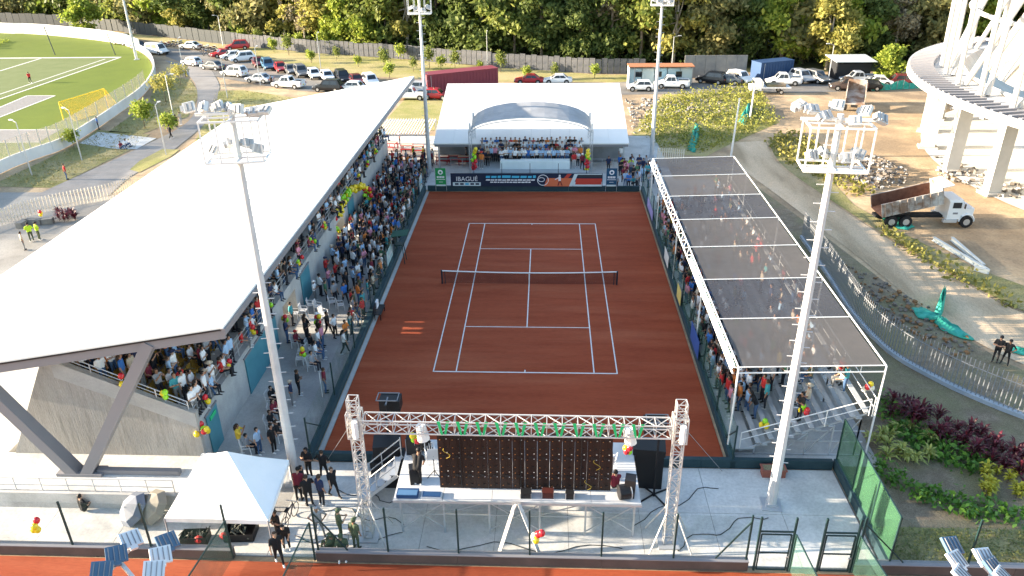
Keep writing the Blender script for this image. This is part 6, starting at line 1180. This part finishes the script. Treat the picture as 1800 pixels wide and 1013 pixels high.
def tree_proto(kind, seed, h=13.0, rad=4.2, n=430, size=.42, nl=13, bare=.32, per=9, bark=BARK):
    rng = np.random.default_rng(seed); t = thing('forest_tree', 'tree', 'tree'); LB = lobes(rng, h*bare+1, h-1.0, rad, nl); mb = MB(); lean = rng.normal(0, .25, 2)
    top = Vector((lean[0], lean[1], h*.72)); mb.tube([(0, 0, -.1), (lean[0]*.3, lean[1]*.3, h*.3), top], [.30, .22, .09], 7)
    for x, y, z, r in LB[:9]: s = Vector((lean[0]*.4, lean[1]*.4, h*.3)).lerp(top, rng.uniform(0, .7)); e = Vector((x, y, z)); mb.tube([s, s.lerp(e, .5)+Vector((0, 0, -.3)), e], [.12, .08, .03], 5)
    ob('trunk', mb, bark, t, True, world=False); C = []
    for x, y, z, r in LB:
        k = int(n/nl); d = rng.normal(0, 1, (k, 3)); d /= np.linalg.norm(d, axis=1)[:, None]; d[:, 2] = np.abs(d[:, 2])*.9-.25*rng.random(k); rr = r*rng.uniform(.55, 1.08, k); C.append(np.array((x, y, z))+d*rr[:, None]*np.array((1, 1, .75)))
    C = np.concatenate(C); V, F = cards(C, per, size, rng); put('crown', card_mesh('crown', V, F, LEAF[kind]), t); return t
PROT = {}
for kind, sd_, h, rad, size, nl, bare in (('dark', 1, 13.5, 4.9, .6, 19, .06), ('dark', 2, 15.5, 4.6, .55, 20, .08), ('mid', 3, 13, 4.9, .6, 18, .05), ('mid', 4, 15, 5.0, .55, 20, .07), ('lime', 5, 11, 4.6, .62, 16, .02), ('lime', 6, 13, 4.2, .58, 16, .1), ('olive', 7, 14.5, 4.8, .55, 20, .05), ('olive', 8, 12.5, 5.2, .6, 18, .04), ('gold', 9, 13, 4.8, .5, 14, .16), ('dry', 10, 11, 3.6, .36, 12, .22)):
    PROT.setdefault(kind, []).append(Stock(tree_proto(kind, sd_, h, rad, 620, size, nl, bare, 9, PALEBARK if kind in ('gold', 'dry') else BARK)))
KN = {'dark': 'dark dense broadleaf tree', 'mid': 'mid green bushy tree', 'lime': 'bright lime green tree', 'olive': 'olive feathery tree', 'gold': 'pale barked golden leaved tree', 'dry': 'dry thin leaved tree'}
edge = [Vector((x, y, 0)) for x, y in ((-190, 158), (-131.6, 145), (-112, 140), (-95, 130.5), (-62, 111.5), (-44, 102), (-25.4, 95), (-8, 87.5), (9, 81.5), (22, 80.5), (40, 82), (60, 83), (80, 82), (110, 74), (150, 66))]
q = random.Random(21); ntree = 0
def wherephr(x): return 'behind the football ground' if x < -80 else 'behind the motorcycle parking' if x < -48 else 'behind the plank fence above the angled cars' if x < -16 else 'behind the pavilion end of the plank fence' if x < 12 else 'behind the site cabin and grey wall' if x < 38 else 'behind the dark shed' if x < 62 else 'behind the stadium ring'
for rowi, (off, stp, jit) in enumerate(((2.5, 5.2, 1.4), (8.0, 6.5, 2.2), (16, 9, 3), (25, 11, 4), (37, 14, 5), (52, 17, 6))):
    tot = 0; nxt = q.uniform(0, 5)
    for a, b in zip(edge, edge[1:]):
        d = b-a; L = d.length; nrm = Vector((-d.y, d.x, 0)).normalized()
        while nxt <= tot+L:
            p = a+d*((nxt-tot)/L)+nrm*(off+q.uniform(-jit, jit)); nxt += stp*q.uniform(.75, 1.3)
            if p.x < -150 - off or p.x > 125: continue
            w = [5, 5, 3, 4, 1, .4] if p.x < 15 else [4, 4, 3, 4, 4, 1.6]
            if rowi > 1: w = [6, 4, 2, 3, 1, .3]
            kind = q.choices(['dark', 'mid', 'lime', 'olive', 'gold', 'dry'], w)[0]; s = q.uniform(.85, 1.25)*(1.0+.07*rowi)
            q.choice(PROT[kind])(p, q.uniform(0, 6.28), KN[kind]+' '+wherephr(p.x), 'trees at the forest edge', (s*q.uniform(.9, 1.1), s*q.uniform(.9, 1.1), s)); ntree += 1
        tot += L
for k, x, y, s in (('lime', 150, 62, .75), ('lime', 640, 92, .72), ('lime', 590, 88, .6), ('gold', 330, 62, .8), ('gold', 1452, 122, .95), ('lime', 1560, 140, .5)):
    PROT[k][0](at(x, y), q.uniform(0, 6), KN[k]+(' standing forward of the forest by the football ground' if x < 400 else ' leaning over the plank fence' if x < 700 else ' spreading beside the dark shed'), 'trees at the forest edge', s)
# understorey: nobody could count it
rng = np.random.default_rng(3); C = []
for a, b in zip(edge, edge[1:]):
    d = b-a; L = d.length; nrm = np.array(Vector((-d.y, d.x, 0)).normalized()); n = int(L*5); u = rng.random(n)[:, None]; C.append(np.array(a)+np.array(d)*u+nrm*rng.uniform(.8, 8, n)[:, None]+np.stack([np.zeros(n), np.zeros(n), rng.uniform(.2, 2.8, n)], 1))
V, F = cards(np.concatenate(C), 10, .5, rng); o = stuff(put('undergrowth', card_mesh('undergrowth', V, F, LEAF['dark']))); o['label'] = 'dense dark undergrowth at the foot of the forest'
# saplings and single small trees
def sapling(seed, kind, h, rad, n=60, size=.22, bark=BARK):
    rng = np.random.default_rng(seed); t = thing('young_tree', 'tree', 'tree'); mb = MB().tube([(0, 0, 0), (.05, 0, h*.5), (.02, .05, h*.9)], [.05, .035, .015], 6)
    for k in range(6): a = rng.uniform(0, 6.28); z = h*rng.uniform(.35, .7); mb.tube([(.03, 0, z), (rad*.7*math.cos(a), rad*.7*math.sin(a), z+h*.22)], [.025, .01], 5)
    ob('trunk', mb, bark, t, True, world=False); d = rng.normal(0, 1, (n, 3)); d /= np.linalg.norm(d, axis=1)[:, None]; C = np.array((0, 0, h*.68))+d*rng.uniform(.3, 1, n)[:, None]*np.array((rad, rad, h*.34)); V, F = cards(C, 8, size, rng); put('crown', card_mesh('crown', V, F, LEAF[kind]), t); return t
SP = [Stock(sapling(31, 'lime', 2.2, .7)), Stock(sapling(32, 'mid', 2.8, .8)), Stock(sapling(33, 'gold', 3.4, 1.7, 80, .2)), Stock(sapling(34, 'lime', 3.2, 1.2, 90, .25))]
for i, (x, y) in enumerate(((482, 92), (508, 97), (548, 111), (592, 106), (630, 118), (676, 122), (705, 106), (727, 126), (685, 138), (603, 92), (527, 85), (755, 120), (775, 122), (800, 124), (845, 125), (880, 127), (925, 140), (975, 138), (1045, 138), (455, 82), (428, 75))): SP[i % 2](at(x, y), q.uniform(0, 6), 'young sapling planted on the dry verge below the plank fence', 'saplings on the verge', q.uniform(.7, 1.3))
for x, y, k, s, lab in ((292, 180, 2, 1.25, 'thin brownish young tree beside the football ground wall'), (318, 150, 2, 1.0, 'thin brownish young tree on the grass by the path mouth'), (255, 225, 3, 1.1, 'bright lime young tree on the grass beside the wall'), (300, 240, 3, .9, 'bright lime young tree beside the group on the path'), (130, 260, 3, .7, 'small lime tree behind the pale netting')): SP[k](at(x, y), q.uniform(0, 6), lab, 'young trees by the path', s)
for s_ in [x for v in PROT.values() for x in v]+SP: s_.drop()
# rosette plants of the garden
def rosette(seed, n, ln, w, col, rise=.6):
    rng = random.Random(seed); mb = MB()
    for i in range(n):
        a = rng.uniform(0, 6.283); el = rng.uniform(.25, 1.25); L = ln*rng.uniform(.7, 1.1); d = Vector((math.cos(a)*math.cos(el), math.sin(a)*math.cos(el), math.sin(el))); sd = Vector((-math.sin(a), math.cos(a), 0))*w/2; b = Vector((0, 0, rise*rng.uniform(.2, 1))); m = b+d*L*.55+Vector((0, 0, .04)); e = b+d*L-Vector((0, 0, L*.25))
        mb.add([b-sd*.4, b+sd*.4, m+sd, e, m-sd], [(0, 1, 2, 4), (4, 2, 3)])
    mb.tube([(0, 0, 0), (0, 0, rise)], .03, 5, 1); return mb.mesh('rosette_plant', [col, BARK])
REDL = M('leaves_red', (.05, .010, .016), .5, 0, .3, (.14, .022, .036), .2); YGL = M('leaves_yellowgreen', (.22, .26, .05), .5, 0, .3, (.42, .44, .13), .25); GRL = M('leaves_garden', (.05, .13, .018), .5, 0, .3, (.13, .27, .04), .25); GOLDL = M('leaves_gold_shrub', (.28, .27, .02), .5, 0, .3, (.5, .46, .05), .25)
def plants(meshes, pts, name, label, group, s0=.8, s1=1.3):
    for x, y in pts: o = put(name, q.choice(meshes), None, at(x, y), q.uniform(0, 6)); o.scale = (q.uniform(s0, s1),)*3; tag(o, label, 'plant', group)
q = random.Random(8)
RED = [rosette(k, 34, .75, .11, REDL, .7) for k in range(3)]; YG = [rosette(k+9, 26, .6, .09, YGL, .35) for k in range(3)]; GO = [rosette(k+19, 30, .35, .10, GOLDL, .4) for k in range(2)]
plants(RED, [(1568+i*16+q.uniform(-5, 5), 712+i*7.5+q.uniform(-7, 7)+j*20) for i in range(15) for j in range(2)], 'red_dracaena', 'dark red leaved plant in the bed below the slat fence', 'red plants in the garden')
plants(YG, [(1525+q.uniform(0, 110), 757+q.uniform(0, 60)) for i in range(20)], 'striped_plant', 'pale striped rosette plant beside the bleacher corner', 'striped plants in the garden')
plants(GO, [(1725+q.uniform(0, 75), 828+q.uniform(0, 48)) for i in range(18)], 'golden_shrub', 'small golden shrub in the bed above the lawn', 'golden shrubs in the garden', .9, 1.4)
plants(RED, [(118+q.uniform(-16, 16), 384+q.uniform(-7, 7)) for i in range(10)], 'red_dracaena', 'dark red leaved plant in the plaza bed by the bench', 'red plants on the plaza', .7, 1.0)
def ground_cover(name, polys, dens, h, mat, size, label, zlift=0.0, per=4, up=.9):
    rng = np.random.default_rng(len(label)); C = []
    for poly in polys:
        P = [at(*p) for p in poly] if len(poly[0]) == 2 and poly[0][0] > 60 or poly[0][1] > 60 else [Vector((*p, 0)) for p in poly]
        xs = [p.x for p in P]; ys = [p.y for p in P]; n = int((max(xs)-min(xs))*(max(ys)-min(ys))*dens); X = rng.uniform(min(xs), max(xs), n); Y = rng.uniform(min(ys), max(ys), n); k = [i for i in range(n) if inside((X[i], Y[i]), [(p.x, p.y) for p in P])]; m = len(k)
        H = h*(.3+.7*(np.sin(X[k]*1.3)*np.sin(Y[k]*1.7)*.5+.5)) if h > .5 else np.full(m, h)
        C.append(np.stack([X[k], Y[k], H*rng.random(m)+.02+zlift], 1))
    V, F = cards(np.concatenate(C), per, size, rng, up); o = stuff(put(name, card_mesh(name, V, F, mat))); o['label'] = label
ground_cover('ground_cover_plants', [[(1545, 690), (1580, 720), (1660, 770), (1740, 800), (1730, 840), (1680, 830), (1620, 800), (1560, 760)], [(1530, 800), (1600, 850), (1700, 880), (1800, 905), (1800, 925), (1690, 912), (1600, 880), (1540, 840)]], 24, .35, GRL, .2, 'dense low green ground cover in the garden bed')
ground_cover('meadow_grass', [[(1120, 225), (1140, 200), (1170, 172), (1250, 160), (1330, 150), (1352, 190), (1372, 215), (1330, 232), (1290, 250), (1240, 270), (1160, 262)]], 7, .95, leafmat('meadow', (.16, .19, .03), (.36, .34, .08), .3), .2, 'tall yellow green grass on the mound beyond the bleachers')
ground_cover('meadow_grass', [[(1345, 250), (1400, 232), (1440, 262), (1480, 300), (1540, 345), (1500, 345), (1430, 310), (1380, 285)], [(1540, 395), (1590, 420), (1690, 480), (1790, 535), (1790, 548), (1680, 500), (1560, 425)]], 6, .45, leafmat('verge', (.14, .15, .03), (.34, .30, .08), .3), .28, 'rough grass strip between the dirt road and the building site')
ground_cover('lawn_grass', [[(15.9, -24.2), (32, -24.2), (32, -26.5), (15.9, -26.5)]], 60, .06, leafmat('lawn', (.10, .14, .03), (.26, .25, .08), .3), .08, 'patchy lawn grass behind the brown wall', per=3)
ground_cover('verge_grass', [[(380, 162), (425, 160), (520, 174), (600, 178), (540, 192), (450, 215), (380, 245), (345, 255), (362, 215)], [(275, 132), (335, 142), (348, 165), (328, 205), (250, 233), (195, 230), (262, 182)], [(5, 326), (90, 328), (238, 258), (258, 238), (170, 230), (140, 254), (5, 318)]], 5, .12, leafmat('dryverge', (.18, .17, .05), (.34, .29, .12), .2), .10, 'short dry grass on the verges by the path', per=4)
ground_cover('weeds', [[(-24, 90), (9, 75.8), (16, 75.5), (16, 72), (-4, 72.5), (-14, 74), (-26, 79)]], 3, .9, LEAF['lime'], .3, 'tall weeds along the foot of the plank fence')
# rubble
def rubble(name, poly, n, smin, smax, mats, label, heap=.4):
    P = pxpoly(poly); c = sum(P, Vector())/len(P); xs = [p.x for p in P]; ys = [p.y for p in P]; mb = MB(); k = 0
    for _ in range(n*6):
        x, y = q.uniform(min(xs), max(xs)), q.uniform(min(ys), max(ys))
        if not inside((x, y), [(p.x, p.y) for p in P]): continue
        s = q.uniform(smin, smax); R_ = Matrix.Rotation(q.uniform(0, 6), 3, 'Z') @ Matrix.Rotation(q.uniform(-.7, .7), 3, 'X'); z = heap*max(0, 1-(Vector((x, y, 0))-c).length/6)*q.random(); mb.box((x, y, z+s*.2), (s*q.uniform(.6, 1.6), s, s*q.uniform(.3, .8)), mat=R_, mi=q.randrange(len(mats))); k += 1
        if k >= n: break
    o = stuff(ob(name, mb, mats)); o['label'] = label
RB = [M('rubble_pale', (.36, .33, .29), .9), M('rubble_grey', (.3, .29, .28), .9), M('rubble_dark', (.16, .14, .12), .9)]
rubble('rubble', [(1100, 175), (1180, 172), (1260, 175), (1300, 195), (1240, 215), (1150, 225), (1112, 235)], 520, .06, .32, RB, 'pale broken rubble strewn beyond the pavilion', .7)
rubble('rubble', [(1480, 285), (1530, 270), (1590, 300), (1600, 325), (1545, 335), (1500, 320)], 300, .08, .36, RB[1:], 'grey rubble heap behind the dump truck', 1.0)
rubble('rubble', [(1640, 270), (1720, 300), (1800, 330), (1800, 350), (1740, 345), (1650, 310)], 160, .1, .4, RB, 'scattered rubble between the stadium columns', .2)
rubble('debris', [(1470, 455), (1560, 500), (1640, 545), (1720, 610), (1690, 640), (1590, 580), (1500, 510)], 260, .05, .25, [RB[2], M('dead_leaf', (.24, .13, .06), .9)], 'dead leaves and debris outside the slat fence', .1)
